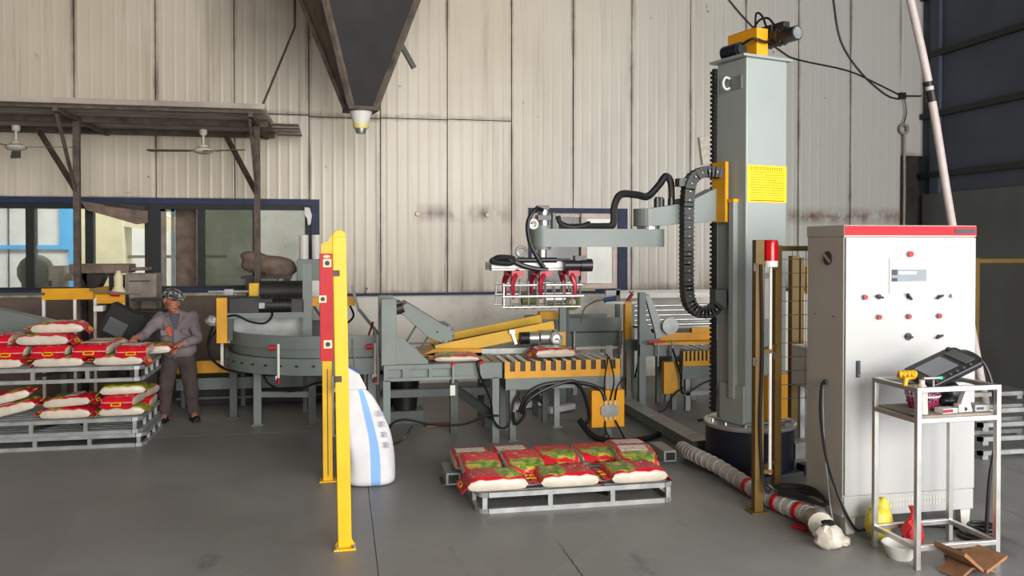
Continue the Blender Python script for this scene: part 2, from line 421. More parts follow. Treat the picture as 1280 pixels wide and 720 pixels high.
def tag(o, label=None, cat=None, group=None, kind=None):
    for k, v in (('label', label), ('category', cat), ('group', group), ('kind', kind)):
        if v: o[k] = v
    return o
def thing(name, label, cat, loc=(0, 0, 0), rz=0, group=None):
    o = bpy.data.objects.new(name, None); COL.objects.link(o)
    o.empty_display_size = 0.1; o.location = loc; o.rotation_euler = (0, 0, rz)
    return tag(o, label, cat, group)
def kids(o): return [c for c in bpy.data.objects if c.parent == o]
def dup(o, parent=None, children=None):
    children = children or {}
    c = o.copy(); COL.objects.link(c)
    if parent is not None: c.parent = parent
    for ch in children.get(o, []): dup(ch, c, children)
    return c
def tree_of(root):
    d = {}; todo = [root]
    while todo:
        o = todo.pop(); ks = kids(o); d[o] = ks; todo += ks
    return d
def again(o, loc=None, rot=None, scale=None):
    """another copy of one part, sharing its mesh, under the same parent"""
    c = o.copy(); COL.objects.link(c)
    if loc is not None: c.location = loc
    if rot is not None: c.rotation_euler = rot
    if scale is not None: c.scale = scale
    return c
def label(o, text): o['label'] = text; return o
RND = random.Random(7)

# ------------------------------------------------------------------ the hall
WY = 12.16                                       # inner face of the back wall
def struct(mb, name, m, parent=None, **kw):
    o = mb.build(name, m, parent, **kw)
    if parent is None: o['kind'] = 'structure'
    return o
floor = struct(MB().b2((-14, -9, -0.3), (14, 12.3, -0.012)), 'floor', 'dsteel')
xs = [-14, -9.2, -4.6, 0.225, 4.9, 9.5, 14]; ys = [-9, -3.4, 2.6, 9.3, 12.25]
for i in range(6):
    for j in range(4):
        g = 0.003
        MB().b2((xs[i] + g, ys[j] + g, -0.1), (xs[i + 1] - g, ys[j + 1] - g, 0)).build('slab', 'concrete', floor)
struct(MB().b2((-14, 12.3, -0.3), (14, 18.5, -0.02)), 'floor_annex', 'concrete')
ceiling_added = struct(MB().b2((-14, -9, 8.0), (9.6, 12.5, 8.1)), 'ceiling_added', 'added_roofsheet')  # unseen roof, added to keep sky light off the floor
for x in (-10, -5, 0, 5): MB().b2((x - 0.1, -9, 7.6), (x + 0.1, 12.2, 8.0)).build('added_roof_beam', 'dsteel', ceiling_added)
struct(MB().b2((-14.1, -9, 0), (-14, 12.3, 8)), 'wall_left_added', 'panel')  # unseen wall, added to close the left side against light

struct(MB().b2((-14, -9.1, 0), (-1.6, -9.0, 8)).b2((-1.6, -9.1, 6.8), (9.6, -9.0, 8)), 'wall_front_added', 'panel')  # unseen front wall added to cut daylight from the left

# back wall: dado, steel panels cut round two windows
W1 = (-4.9, -0.27, 1.34, 2.62); W2 = (2.71, 4.23, 1.29, 2.53)
wall = struct(MB().b2((-14, WY + 0.02, 0), (9.3, WY + 0.22, 1.29)), 'wall_back', 'dado')
def cut(x0, x1, z0, z1):
    """rectangles of a panel left over outside the windows"""
    rs = [(x0, x1, z0, z1)]
    for a, b, c, d in (W1, W2):
        out = []
        for p, q, r_, s_ in rs:
            if q <= a or p >= b or s_ <= c or r_ >= d: out.append((p, q, r_, s_)); continue
            if p < a: out.append((p, a, r_, s_))
            if q > b: out.append((b, q, r_, s_))
            m0, m1 = max(p, a), min(q, b)
            if r_ < c: out.append((m0, m1, r_, c))
            if s_ > d: out.append((m0, m1, d, s_))
        rs = out
    return rs
seams = [-14, -12, -10, -8.5, -7.46, -6.45, -5.44, -4.43, -3.42, -2.41, -1.40, -0.41, 0.57, 1.52, 2.46, 3.39, 4.30, 5.24, 6.15, 7.04, 7.94, 8.84]
for i in range(len(seams) - 1):
    x0, x1 = seams[i] + 0.007, seams[i + 1] - 0.007
    zs = [1.3, 3.78 + 0.012 * math.sin(i * 2.1), 8.0] if x1 < 2.5 else [1.3, 8.0]
    for k in range(len(zs) - 1):
        mb = MB(); dy = 0.006 * math.sin(i * 5.3 + k * 2)
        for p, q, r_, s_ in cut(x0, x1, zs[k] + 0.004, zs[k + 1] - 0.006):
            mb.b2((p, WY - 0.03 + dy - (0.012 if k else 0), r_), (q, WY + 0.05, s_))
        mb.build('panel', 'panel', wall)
MB().b2((-14, WY + 0.05, 2.6), (9.3, WY + 0.2, 8)).b2((-0.27, WY + 0.05, 1.29), (2.71, WY + 0.2, 2.6)).b2((4.23, WY + 0.05, 1.29), (9.3, WY + 0.2, 2.6)).b2((-14, WY + 0.05, 1.29), (-4.9, WY + 0.2, 2.6)).build('panel_backing', 'dsteel', wall)
trim = struct(MB().b2((-0.27, WY - 0.06, 1.268), (8.84, WY + 0.01, 1.305)), 'trim_1', 'blue')
# narrow bay at the corner: pale sheet above, dark doorway-like recess below
struct(MB().b2((8.84, WY - 0.02, 3.42), (9.25, WY + 0.1, 8)), 'wall_corner', 'panel')
struct(MB().b2((8.84, WY + 0.10, 0), (9.3, WY + 0.2, 3.42)), 'wall_recess', 'sidewall')
wr = struct(MB().b2((9.25, 3.2, 0), (9.4, 12.3, 8)), 'wall_right', 'sidewall')
MB().b2((9.215, 3.3, 0), (9.25, 12.1, 2.8)).build('board', 'sidelow', wr)
for z in (3.05, 4.0, 4.95, 5.9): MB().b2((9.17, 3.3, z), (9.25, 12.1, z + 0.09)).build('girt', 'blueblack', wr)
for y in (5.5, 8.6, 11.7): MB().b2((9.19, y, 2.8), (9.25, y + 0.2, 8)).build('stud', 'sidewall', wr)

# window 1: long dark-blue band with sliding sashes
w1 = struct(MB().b2((W1[0], WY - 0.06, 2.54), (W1[1], WY + 0.12, 2.62)).b2((W1[0], WY - 0.06, 1.34), (W1[1], WY + 0.12, 1.40))
            .b2((W1[0], WY - 0.06, 1.40), (W1[0] + 0.08, WY + 0.12, 2.54)).b2((W1[1] - 0.11, WY - 0.06, 1.40), (W1[1], WY + 0.12, 2.54)), 'window_1', 'blue')
MB().b2((W1[0], WY - 0.04, 2.47), (W1[1] - 0.1, WY + 0.1, 2.545)).build('head_rail', 'blueblack', w1)
MB().b2((W1[0], WY - 0.03, 1.40), (W1[1] - 0.1, WY + 0.1, 1.43)).build('bottom_rail', 'blueblack', w1)
for a, b in ((-4.02, -3.92), (-3.30, -3.20), (-2.56, -2.36), (-1.89, -1.80), (-1.17, -1.08), (-0.47, -0.38)):
    MB().b2((a, WY - 0.03, 1.40), (b, WY + 0.09, 2.5)).build('mullion', 'blueblack', w1)
MB().b2((-2.36, WY, 1.41), (-2.30, WY + 0.05, 2.48)).b2((-2.23, WY, 1.41), (-2.19, WY + 0.05, 2.48)).b2((-2.36, WY, 2.44), (-2.19, WY + 0.05, 2.48)).build('narrow_sash', 'dustgrey', w1)
for a, b, mm in ((-4.82, -4.02, 'glass'), (-3.92, -3.30, 'glass'), (-3.20, -2.56, 'glass'), (-1.80, -1.17, 'frosted'), (-1.08, -0.47, 'paleglass')):
    MB().b2((a, WY + 0.03, 1.43), (b, WY + 0.038, 2.47)).build('pane', mm, w1)
# window 2: blue reveal, aged white sliding sash
w2 = struct(MB().b2((W2[0], WY - 0.06, 2.46), (W2[1], WY + 0.14, 2.53)).b2((W2[0], WY - 0.06, 1.29), (W2[1], WY + 0.14, 1.33))
            .b2((W2[0], WY - 0.06, 1.33), (W2[0] + 0.05, WY + 0.14, 2.46)).b2((W2[1] - 0.15, WY - 0.06, 1.33), (W2[1], WY + 0.14, 2.46)), 'window_2', 'blue')
def sash(x0, x1, y, wd, nm, glass, mm='pinkwhite'):
    z0, z1 = 1.335, 2.455
    s_ = MB().b2((x0, y, z0 + wd), (x0 + wd, y + 0.04, z1 - wd)).b2((x1 - wd, y, z0 + wd), (x1, y + 0.04, z1 - wd)).b2((x0, y, z0), (x1, y + 0.04, z0 + wd)).b2((x0, y, z1 - wd), (x1, y + 0.04, z1)).build(nm, mm, w2, bevel=0.004)
    MB().b2((x0 + wd, y + 0.016, z0 + wd), (x1 - wd, y + 0.022, z1 - wd)).build('pane', glass, s_)
sash(2.77, 3.62, WY + 0.02, 0.055, 'sash', 'brownglass')
sash(3.52, 4.08, WY - 0.03, 0.075, 'sash', 'glass')

# the workshop seen through the windows
an = struct(MB().b2((-14, 17.8, 0), (14, 18.0, 6)), 'wall_annex', 'white')
struct(MB().b2((-14, 12.5, 5.6), (14, 18.0, 5.7)), 'ceiling_annex_added', 'white')  # unseen, added so the sky does not overexpose the annex
struct(MB().b2((0.9, 12.5, 0), (1.0, 17.8, 5.6)), 'wall_annex_partition', 'white')
for x0, x1, z0, z1, mm in ((-5.28, -4.98, 1.98, 3.4, 'skyblue'), (-6.6, -4.98, 1.90, 1.98, 'skyblue'), (-5.12, -4.98, 0.6, 1.90, 'skyblue'), (-5.9, -4.9, 0.9, 0.96, 'skyblue'),
                           (-3.2, -3.02, 0.8, 3.4, 'skyblue'), (-3.24, -3.2, 0.8, 3.4, 'blueblack')):
    MB().b2((x0, 17.72, z0), (x1, 17.8, z1)).build('coloured_panel', mm, an)
for x in (-6.2, -5.7): MB().b2((x, 17.77, 0.4), (x + 0.02, 17.8, 3.2)).build('joint_strip', 'dgrey', an)
MB().b2((-6.6, 17.77, 2.7), (-5.2, 17.8, 2.72)).build('joint_strip', 'dgrey', an)
t = thing('bucket_elevator', 'pale upright duct seen through the second window pane from the left', 'duct', (-4.0, 16.0, 0))
MB().b2((-0.45, -0.3, 0), (0.35, 0.3, 2.75)).build('shaft', 'cream', t, bevel=0.02)
MB().prism([(-0.45, 2.75), (0.35, 2.75), (1.2, 2.45), (1.2, 2.2), (0.35, 2.3)], 'y', -0.28, 0.28).build('chute', 'cream', t)
MB().b2((0.35, -0.05, 1.75), (2.0, 0.05, 1.8)).build('pipe_run', 'dustgrey', t)
t = thing('concrete_post', 'brown grey post standing behind the long window', 'post', (-2.14, 12.75, 0))
MB().b2((-0.12, -0.12, 0), (0.16, 0.16, 4.0)).build('shaft', 'dwood', t)
t = thing('valve_pump', 'dark green pump with hand wheel behind the leftmost window pane', 'pump', (-4.05, 12.75, 0))
MB().b2((-0.25, -0.2, 0), (0.3, 0.25, 1.1)).build('pedestal', 'dgrey', t)
MB().ell((-0.05, 0, 1.62), (0.24, 0.2, 0.24)).b2((-0.2, -0.1, 1.1), (0.18, 0.12, 1.5)).build('housing', mat('dark_green_casting', (62, 70, 58), 0.6), t, smooth=True)
MB().cyl((0.15, 0, 1.55), (0.42, 0, 1.55), 0.06).b2((0.14, -0.1, 1.2), (0.34, 0.1, 1.7)).build('valve_body', 'dustgrey', t)
MB().ring((0.47, 0, 1.58), 0.11, 0.012, 'x').cyl((0.4, 0, 1.58), (0.48, 0, 1.58), 0.012).build('hand_wheel', 'dred', t, smooth=True)

# ------------------------------------------------------------------ canopy on steel posts, fans, hopper
t = thing('canopy', 'brown steel canopy with corrugated sheets over the long window', 'canopy', (0, 0, 0))
prof = []
n = 60
for i in range(n + 1):
    y = 9.93 + (12.12 - 9.93) * i / n
    prof.append((y, 3.53 + 0.014 * (1 if (i // 2) % 2 else -1)))
poly = prof + [(y, z + 0.012) for y, z in reversed(prof)]
for x0, x1 in ((-4.9, -3.0), (-3.01, -1.9), (-1.91, -0.82)):
    MB().prism(poly, 'x', x0, x1).build('roof_sheet', 'canopy', t)
MB().b2((-0.83, 10.9, 3.49), (-0.50, 12.1, 3.50)).b2((-0.83, 11.1, 3.47), (-0.50, 11.16, 3.50)).b2((-0.83, 11.4, 3.47), (-0.50, 11.46, 3.50)).b2((-0.83, 11.7, 3.47), (-0.50, 11.76, 3.50)).build('loose_sheet', 'canopy', t, rot=(0, 0, 0))
for y, h in ((10.02, 0.03), (10.85, 0.07), (11.95, 0.07)):
    MB().b2((-4.9, y, 3.51 - h), (-0.86, y + 0.06, 3.51)).build('purlin', 'rusty', t)
MB().b2((-4.9, 9.92, 3.52), (-0.82, 9.94, 3.575)).build('edge_strip', 'canopy', t)
for i, x in enumerate((-3.01, -0.98)):
    p = MB().b2((x - 0.035, 10.72, 0), (x + 0.035, 10.79, 3.44)).build('post', 'rusty', t)
    MB().bar((x - 0.005, 10.72, 2.62), (x - 0.02, 10.1, 3.44), 0.03, 0.04).build('knee_brace', 'rusty', p)
    MB().bar((x - 0.01, 10.78, 2.62), ((-3.72, -1.46)[i], 11.75, 3.42), 0.05, 0.05).build('diagonal_brace', 'rusty', p)
    MB().bar((x, 9.98, 3.46), (x, 12.12, 3.46), 0.05, 0.05).build('rafter', 'rusty', t)
hr = thing('hanger_rod', 'thin dark rod slanting up from the canopy corner beside the hopper', 'rod', (-0.85, 10.0, 3.57))
MB().tube([(0, 0, 0), (0.30, 1.2, 1.20), (0.30, 1.2, 4.4)], 0.016, 6).build('rod_bar', 'rusty', hr)
hr = thing('hanger_rod', 'thin dark rod rising from the canopy at the left edge', 'rod', (-3.75, 10.0, 3.57))
MB().tube([(0, 0, 0), (0.13, -0.05, 4.4)], 0.018, 6).build('rod_bar', 'rusty', hr)

def fan(x, y, spin, lab):
    f = thing('ceiling_fan', lab, 'fan', (x, y, 3.40), spin)
    MB().lathe([(0.0, 0.0), (0.045, 0.0), (0.045, -0.05), (0.03, -0.07), (0.0, -0.07)]).build('ceiling_cup', 'fanwhite', f, smooth=True)
    MB().cyl((0, 0, -0.05), (0, 0, -0.22), 0.014).build('down_rod', 'fanwhite', f)
    MB().lathe([(0.0, -0.18), (0.05, -0.19), (0.06, -0.215), (0.115, -0.24), (0.12, -0.26), (0.1, -0.285), (0.04, -0.30), (0.0, -0.30)]).build('motor_housing', 'fanwhite', f, smooth=True)
    for k in range(3):
        a = 2 * PI * k / 3; c, s_ = math.cos(a), math.sin(a)
        b = MB().prism([(0.10, -0.02), (0.2, -0.055), (0.66, -0.065), (0.68, 0.0), (0.66, 0.05), (0.2, 0.04), (0.10, 0.02)], 'z', -0.004, 0.004).build('blade', 'fanblade', f, loc=(0, 0, -0.255), rot=(R(7) * c, R(7) * s_, a))
fan(-1.63, 10.95, R(172), 'white three-bladed fan hanging under the canopy near its second post')
fan(-3.74, 11.0, R(-10), 'three-bladed fan under the canopy at its far left end')

t = thing('grain_hopper', 'dark steel hopper funnel hanging high in front of the back wall', 'hopper', (0.235, 9.5, 0), R(11))
def frustum(z0, h0, z1, h1): return [(sx * h, sy * h, z) for h, z in ((h0, z0), (h1, z1)) for sx, sy in ((-1, -1), (1, -1), (1, 1), (-1, 1))]
a = frustum(3.5, 0.13, 6.0, 0.95)
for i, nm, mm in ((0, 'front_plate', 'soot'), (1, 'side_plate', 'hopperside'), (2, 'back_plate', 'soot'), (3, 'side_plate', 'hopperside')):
    j = (i + 1) % 4
    q = [Vector(a[i]), Vector(a[j]), Vector(a[j + 4]), Vector(a[i + 4])]
    inn = [Vector((p.x * 0.985, p.y * 0.985, p.z + 0.01)) for p in q]
    MB().add(q + inn, [(0, 1, 2, 3), (7, 6, 5, 4), (0, 4, 5, 1), (1, 5, 6, 2), (2, 6, 7, 3), (3, 7, 4, 0)]).build(nm, mm, t)
for i in range(4):
    d = Vector((a[i][0], a[i][1], 0)).normalized() * 0.012
    MB().bar(Vector(a[i]) + d, Vector(a[i + 4]) + d, 0.055, 0.05).build('corner_angle', 'hopperside', t)
MB().b2((-0.95, -0.95, 6.0), (0.95, 0.95, 7.55)).build('bin_body', 'soot', t)
MB().b2((-0.17, -0.17, 3.455), (0.17, 0.17, 3.495)).build('bottom_flange', 'rusty', t)
MB().b2((-0.10, -0.10, 3.495), (-0.0, 0.10, 3.53)).build('slide_gate', 'dsteel', t)
MB().bar((0.44, 0.0, 4.26), (0.60, -0.02, 3.98), 0.07, 0.05).build('stub_bracket', 'dsteel', t)
sp = MB().lathe([(0.125, 3.455), (0.075, 3.30), (0.07, 3.27), (0.055, 3.27), (0.11, 3.45)], n=20).build('spout', 'white', t, smooth=True)
MB().lathe([(0.088, 3.32), (0.09, 3.31), (0.082, 3.275), (0.078, 3.275)], n=20).build('spout_ring', 'amber', sp, smooth=True)
MB().lathe([(0.0, 3.21), (0.05, 3.215), (0.06, 3.245), (0.066, 3.28), (0.0, 3.28)], n=16).build('end_cap', 'steel', sp, smooth=True)

# small things on the back wall
t = thing('wall_cable', 'thin dark cable drooping along the wall behind the robot mast', 'cable', (0, 0, 0))
MB().tube([(5.6, WY - 0.05, 6.1), (5.86, WY - 0.05, 5.73), (6.3, WY - 0.05, 5.3), (6.75, WY - 0.05, 4.98), (7.04, WY - 0.05, 4.87), (7.87, WY - 0.05, 4.74), (8.4, WY - 0.05, 4.55), (8.82, WY - 0.05, 4.38)], 0.012, 6, 4).build('strand', 'cable', t)
t = thing('wall_cable', 'thin dark cable dropping steeply to the bracket in the wall corner', 'cable', (0, 0, 0))
MB().tube([(7.58, WY - 0.06, 6.2), (7.62, WY - 0.06, 5.83), (7.75, WY - 0.06, 5.2), (8.1, WY - 0.06, 4.72), (8.55, WY - 0.06, 4.38), (8.8, WY - 0.06, 4.32)], 0.012, 6, 4).build('strand', 'cable', t)
t = thing('cable_bracket', 'small black bracket with cable coil in the wall corner', 'bracket', (8.83, WY - 0.05, 0))
MB().box((0, -0.03, 4.37), (0.1, 0.06, 0.1)).bar((0.04, -0.03, 4.37), (0.35, -0.03, 4.38), 0.02, 0.02).build('bracket_plate', 'black', t)
MB().ring((0.02, -0.05, 3.84), 0.07, 0.022, 'y').build('coil', 'dustgrey', t, smooth=True)
MB().tube([(0.02, -0.05, 4.35), (0.06, -0.05, 4.1), (0.0, -0.05, 3.9)], 0.01, 6, 4).build('loose_end', 'cable', t)
MB().tube([(0.03, -0.04, 3.8), (0.04, -0.04, 2.9), (0.03, -0.04, 1.6)], 0.02, 6).build('conduit', 'dustgrey', t)
t = MB().prism([(5.36, 3.62), (5.66, 3.66), (5.68, 3.26), (5.42, 3.20)], 'y', WY - 0.09, WY - 0.05).build('plastic_sheet', 'clearbag')
tag(t, 'crumpled grey plastic sheet stuck on the wall left of the mast', 'sheet')
for x, z in ((1.09, 2.43), (2.1, 2.42)):
    b = MB().lathe([(0.0, -0.05), (0.03, -0.05), (0.035, -0.03), (0.02, -0.03), (0.02, 0.05)], axis='y', n=12).build('wall_stub', 'cream', wall, loc=(x, WY - 0.03, z))

# ------------------------------------------------------------------ palletising robot
def A(mb, name, m, t, parent=None, **kw):
    """build from hall coordinates under the unrotated thing t (or under one of its parts)"""
    lx, ly, lz = t.location
    mb.v = [(x - lx, y - ly, z - lz) for x, y, z in mb.v]
    return mb.build(name, m, parent or t, **kw)
rb = thing('palletizing_robot', 'tall grey column robot with yellow top drive and jointed gripper arm', 'robot', (3.58, 6.97, 0), R(16))
MB().b2((-0.42, -0.40, 0), (0.42, 0.40, 0.035)).build('foot_plate', 'dgrey', rb, bevel=0.004)
dr = MB().lathe([(0.0, 0.035), (0.385, 0.035), (0.385, 0.395), (0.0, 0.395)], n=48).build('base_drum', 'navy', rb, smooth=True)
MB().lathe([(0.0, 0.395), (0.395, 0.395), (0.40, 0.405), (0.40, 0.425), (0.39, 0.435), (0.0, 0.435)], n=48).build('turntable_flange', 'alu', rb, smooth=True)
for k in range(12):
    a = 2 * PI * k / 12 + 0.2
    MB().cyl((0.345 * math.cos(a), 0.345 * math.sin(a), 0.43), (0.345 * math.cos(a), 0.345 * math.sin(a), 0.458), 0.014, n=6).build('bolt', 'steel', rb)
for x, y in ((-0.3, -0.36), (0.3, -0.36), (-0.27, 0.33), (0.3, 0.36)): MB().b2((x - 0.05, y - 0.05, 0), (x + 0.05, y + 0.05, 0.09)).build('levelling_foot', 'dsteel', rb, bevel=0.004)
MB().b2((0.22, -0.33, 0.12), (0.34, -0.27, 0.26)).build('terminal_box', 'galv', dr, bevel=0.004)
mast = MB().b2((-0.235, -0.2, 0.455), (0.235, 0.17, 3.60)).build('mast', 'lgrey', rb, bevel=0.012)
MB().b2((-0.262, -0.2, 0.45), (-0.235, 0.1, 0.78)).build('mast_foot_cover', 'lgrey', mast, bevel=0.004)
MB().b2((-0.26, -0.225, 0.44), (0.26, 0.2, 0.456)).build('base_flange', 'lgrey', mast)
MB().b2((-0.29, -0.228, 3.60), (0.275, 0.215, 3.622)).build('top_plate', 'lgrey', rb, bevel=0.003)
# left face: guide slot, slim guard with yellow cap, lug
MB().b2((-0.237, -0.02, 0.80), (-0.234, 0.06, 2.3)).build('guide_slot', 'lgrey', mast)
g = MB().b2((-0.285, -0.10, 0.66), (-0.235, -0.04, 2.36)).build('guide_cover', 'lgrey', rb, bevel=0.003)
MB().b2((-0.29, -0.105, 2.36), (-0.235, -0.035, 2.39)).build('cap', 'byellow', g)
lug = MB().b2((-0.25, -0.15, 3.34), (-0.235, -0.03, 3.45)).build('lifting_lug', 'grey', mast)
MB().tube([(-0.25, -0.01, 3.44), (-0.29, -0.0, 3.45), (-0.31, 0.01, 3.40), (-0.29, 0.0, 3.35), (-0.25, -0.01, 3.36)], 0.011, 8, 4).build('lug_ring', 'white', lug, smooth=True)
ch = MB().b2((-0.27, 0.165, 0.5), (-0.235, 0.20, 3.56)).build('rail_cable_chain', 'black', rb)
mb = MB()
for k in range(74): mb.b2((-0.282, 0.16, 0.52 + k * 0.041), (-0.24, 0.21, 0.545 + k * 0.041))
mb.build('chain_links', 'bplastic', ch)['kind'] = 'stuff'
# yellow print on the front face
sg = MB().b2((-0.225, -0.204, 2.36), (0.228, -0.2, 2.68)).build('warning_film', 'signyellow', mast)
mb = MB(); r2 = random.Random(3)
for k in range(11):
    x = -0.19
    while x < 0.19:
        w_ = r2.uniform(0.02, 0.07); mb.b2((x, -0.2055, 2.615 - k * 0.022), (min(x + w_, 0.2), -0.204, 2.624 - k * 0.022)); x += w_ + 0.006
mb.build('printed_lines', 'signline', sg)['kind'] = 'stuff'
mb = MB(); x = -0.19
while x < 0.17:
    mb.b2((x, -0.2055, 2.643), (x + 0.018, -0.204, 2.647)).b2((x + 0.006, -0.2055, 2.638), (x + 0.010, -0.204, 2.666)).b2((x, -0.2055, 2.657), (x + 0.017, -0.204, 2.661)); x += 0.027
mb.build('red_heading', 'redink', sg)['kind'] = 'stuff'
MB().b2((-0.19, -0.2055, 2.372), (0.2, -0.204, 2.380)).build('foot_line', 'redink', sg)
yb = MB().b2((-0.02, -0.245, 0.47), (0.215, -0.2, 0.86)).build('yellow_access_panel', 'orange', rb, bevel=0.004)
for z0, z1 in ((1.35, 1.7), (1.75, 1.92)): MB().b2((-0.02, -0.203, z0), (0.17, -0.2, z1)).build('paper_sheet', 'white', mast)
# top drive
gb = MB().b2((-0.10, -0.18, 3.622), (0.03, 0.19, 3.87)).build('gearbox_housing', 'orange', rb, bevel=0.008)
MB().prism([(-0.18, 3.87), (0.19, 3.87), (0.19, 3.87), (-0.10, 3.875)], 'x', -0.10, 0.03).build('housing_lid', 'orange', gb)
nm = MB().cyl((-0.19, -0.08, 3.69), (-0.19, 0.12, 3.69), 0.065, n=18).b2((-0.25, -0.1, 3.622), (-0.13, 0.1, 3.64)).build('small_motor', 'navy', rb, smooth=True)
MB().cyl((-0.19, -0.1, 3.69), (-0.19, -0.08, 3.69), 0.05, n=18).build('motor_cap', 'bplastic', nm)
MB().cyl((0.06, 0.05, 3.622), (0.06, 0.05, 3.72), 0.045).cyl((0.12, 0.0, 3.622), (0.12, 0.0, 3.74), 0.03).build('drive_shaft', 'steel', rb, smooth=True)
sm = MB().b2((0.03, 0.02, 3.72), (0.16, 0.16, 3.86)).b2((0.04, -0.30, 3.73), (0.15, 0.02, 3.84)).build('servo_motor', 'black', rb, bevel=0.008)
for k in range(5): MB().b2((0.035, -0.27 + k * 0.055, 3.725), (0.155, -0.25 + k * 0.055, 3.85)).build('fin', 'bplastic', sm)
MB().b2((0.05, -0.20, 3.84), (0.14, -0.05, 3.91)).build('connector_block', 'bplastic', sm, bevel=0.006)
MB().b2((0.06, -0.33, 3.86), (0.13, -0.22, 3.91)).build('brake_housing', 'bplastic', sm, bevel=0.005)
MB().cyl((0.095, -0.30, 3.785), (0.095, -0.45, 3.785), 0.062, n=20).build('encoder_cap', 'bplastic', sm, smooth=True)
MB().cyl((0.095, -0.45, 3.785), (0.095, -0.455, 3.785), 0.05, n=20).b2((0.065, -0.46, 3.76), (0.125, -0.45, 3.82)).build('end_plate', 'steel', sm)
MB().tube([(0.09, -0.1, 3.90), (0.08, -0.05, 4.02), (0.09, 0.03, 4.06), (0.1, 0.05, 3.95), (0.08, 0.02, 3.86)], 0.010, 8, 5).tube([(0.1, -0.18, 3.91), (0.1, -0.1, 3.99), (0.08, -0.0, 3.98), (0.07, 0.1, 3.85)], 0.010, 8, 5).build('motor_lead', 'cable', sm, smooth=True)
MB().tube([(-0.19, -0.10, 3.73), (-0.16, -0.2, 3.76), (-0.05, -0.22, 3.74), (0.02, -0.21, 3.76), (0.06, -0.1, 3.84)], 0.012, 8, 5).build('motor_lead', 'cable', nm, smooth=True)

# carriage, cable loop and arms (built in hall directions, then parented to the rotated base)
inv = Matrix.Rotation(R(-16), 4, 'Z') @ Matrix.Translation((-3.58, -6.97, 0))
def RB(mb, name, m, parent=rb, **kw):
    mb.v = [tuple(inv @ Vector(v)) for v in mb.v]
    return mb.build(name, m, parent, **kw)
cr = MB().b2((-0.305, -0.02, 2.19), (-0.27, 0.16, 2.72)).build('carriage', 'yellow', rb, bevel=0.004)
# first arm: tapered box leaving the carriage towards the left
a1 = [(3.32, 7.30, 0.0), ]
arm1 = MB()
q = [(3.27, 2.20), (3.27, 2.50), (2.98, 2.36), (2.66, 2.31), (2.66, 2.155)]
arm1.prism(q, 'y', 6.98, 7.22)
arm1.cyl((2.66, 7.10, 2.156), (2.66, 7.10, 2.31), 0.12, n=24)
ar = RB(arm1, 'upper_arm', 'grey', bevel=0.006)
for x, y in ((2.74, 7.06), (2.80, 7.12), (2.87, 7.06)): RB(MB().cyl((x, y, 2.30), (x, y, 2.40), 0.03, n=12).cyl((x, y, 2.40), (x, y, 2.415), 0.02, n=12), 'joint_motor', 'bplastic', ar)
RB(MB().b2((2.93, 7.0, 2.36), (3.24, 7.2, 2.40)), 'cable_tray', 'bplastic', ar)
RB(MB().cyl((2.67, 7.10, 2.13), (2.67, 7.10, 2.16), 0.10, n=24), 'elbow_bearing', 'steel', ar)
arm2 = MB()
pts = []
for k in range(13): a = PI / 2 - PI * k / 12; pts.append((2.70 + 0.115 * math.cos(a), 7.10 + 0.115 * math.sin(a)))
for k in range(13): a = -PI / 2 - PI * k / 12; pts.append((1.71 + 0.095 * math.cos(a), 7.10 + 0.095 * math.sin(a)))
arm2.prism(pts, 'z', 1.975, 2.13)
a2 = RB(arm2, 'forearm', 'grey', smooth=True)
RB(MB().cyl((1.71, 7.10, 1.95), (1.71, 7.10, 2.16), 0.075, n=24), 'wrist_housing', 'grey', a2, smooth=True)
RB(MB().b2((1.60, 7.08, 2.13), (1.64, 7.13, 2.17)).ring((1.62, 7.05, 2.17), 0.035, 0.012, 'y'), 'eye_bolt', 'white', a2, smooth=True)
wm = RB(MB().cyl((1.72, 7.10, 2.13), (1.72, 7.10, 2.30), 0.05, n=18), 'wrist_motor', 'steel', a2, smooth=True)
RB(MB().b2((1.66, 7.05, 2.20), (1.78, 7.16, 2.25)).b2((1.66, 7.05, 2.29), (1.76, 7.15, 2.33)).b2((1.79, 7.06, 2.13), (1.82, 7.14, 2.27)), 'motor_bracket', 'bplastic', wm, bevel=0.003)
RB(MB().tube([(1.84, 7.06, 2.24), (1.86, 7.05, 2.18), (1.95, 7.04, 2.15), (2.06, 7.04, 2.16), (2.12, 7.05, 2.18)], 0.022, 8, 5), 'short_lead', 'cable', a2, smooth=True)
# corrugated hose over the elbow
mb = MB(); path = smooth_path([Vector(p) for p in [(1.85, 7.06, 2.14), (2.1, 7.05, 2.15), (2.24, 7.05, 2.15), (2.33, 7.05, 2.17), (2.34, 7.05, 2.32), (2.40, 7.05, 2.43), (2.55, 7.06, 2.43), (2.66, 7.08, 2.42), (2.77, 7.1, 2.52), (2.84, 7.12, 2.60), (2.89, 7.12, 2.55), (2.90, 7.12, 2.40)]], 8)
mb.tube(path, 0.028, 8)
hs = RB(mb, 'corrugated_hose', 'cable', smooth=True)
mb = MB()
for i in range(1, len(path) - 1):
    d = (path[i + 1] - path[i]).normalized() * 0.006; mb.cyl(path[i] - d, path[i] + d, 0.033, n=8)
RB(mb, 'hose_rings', 'bplastic', hs)['kind'] = 'stuff'
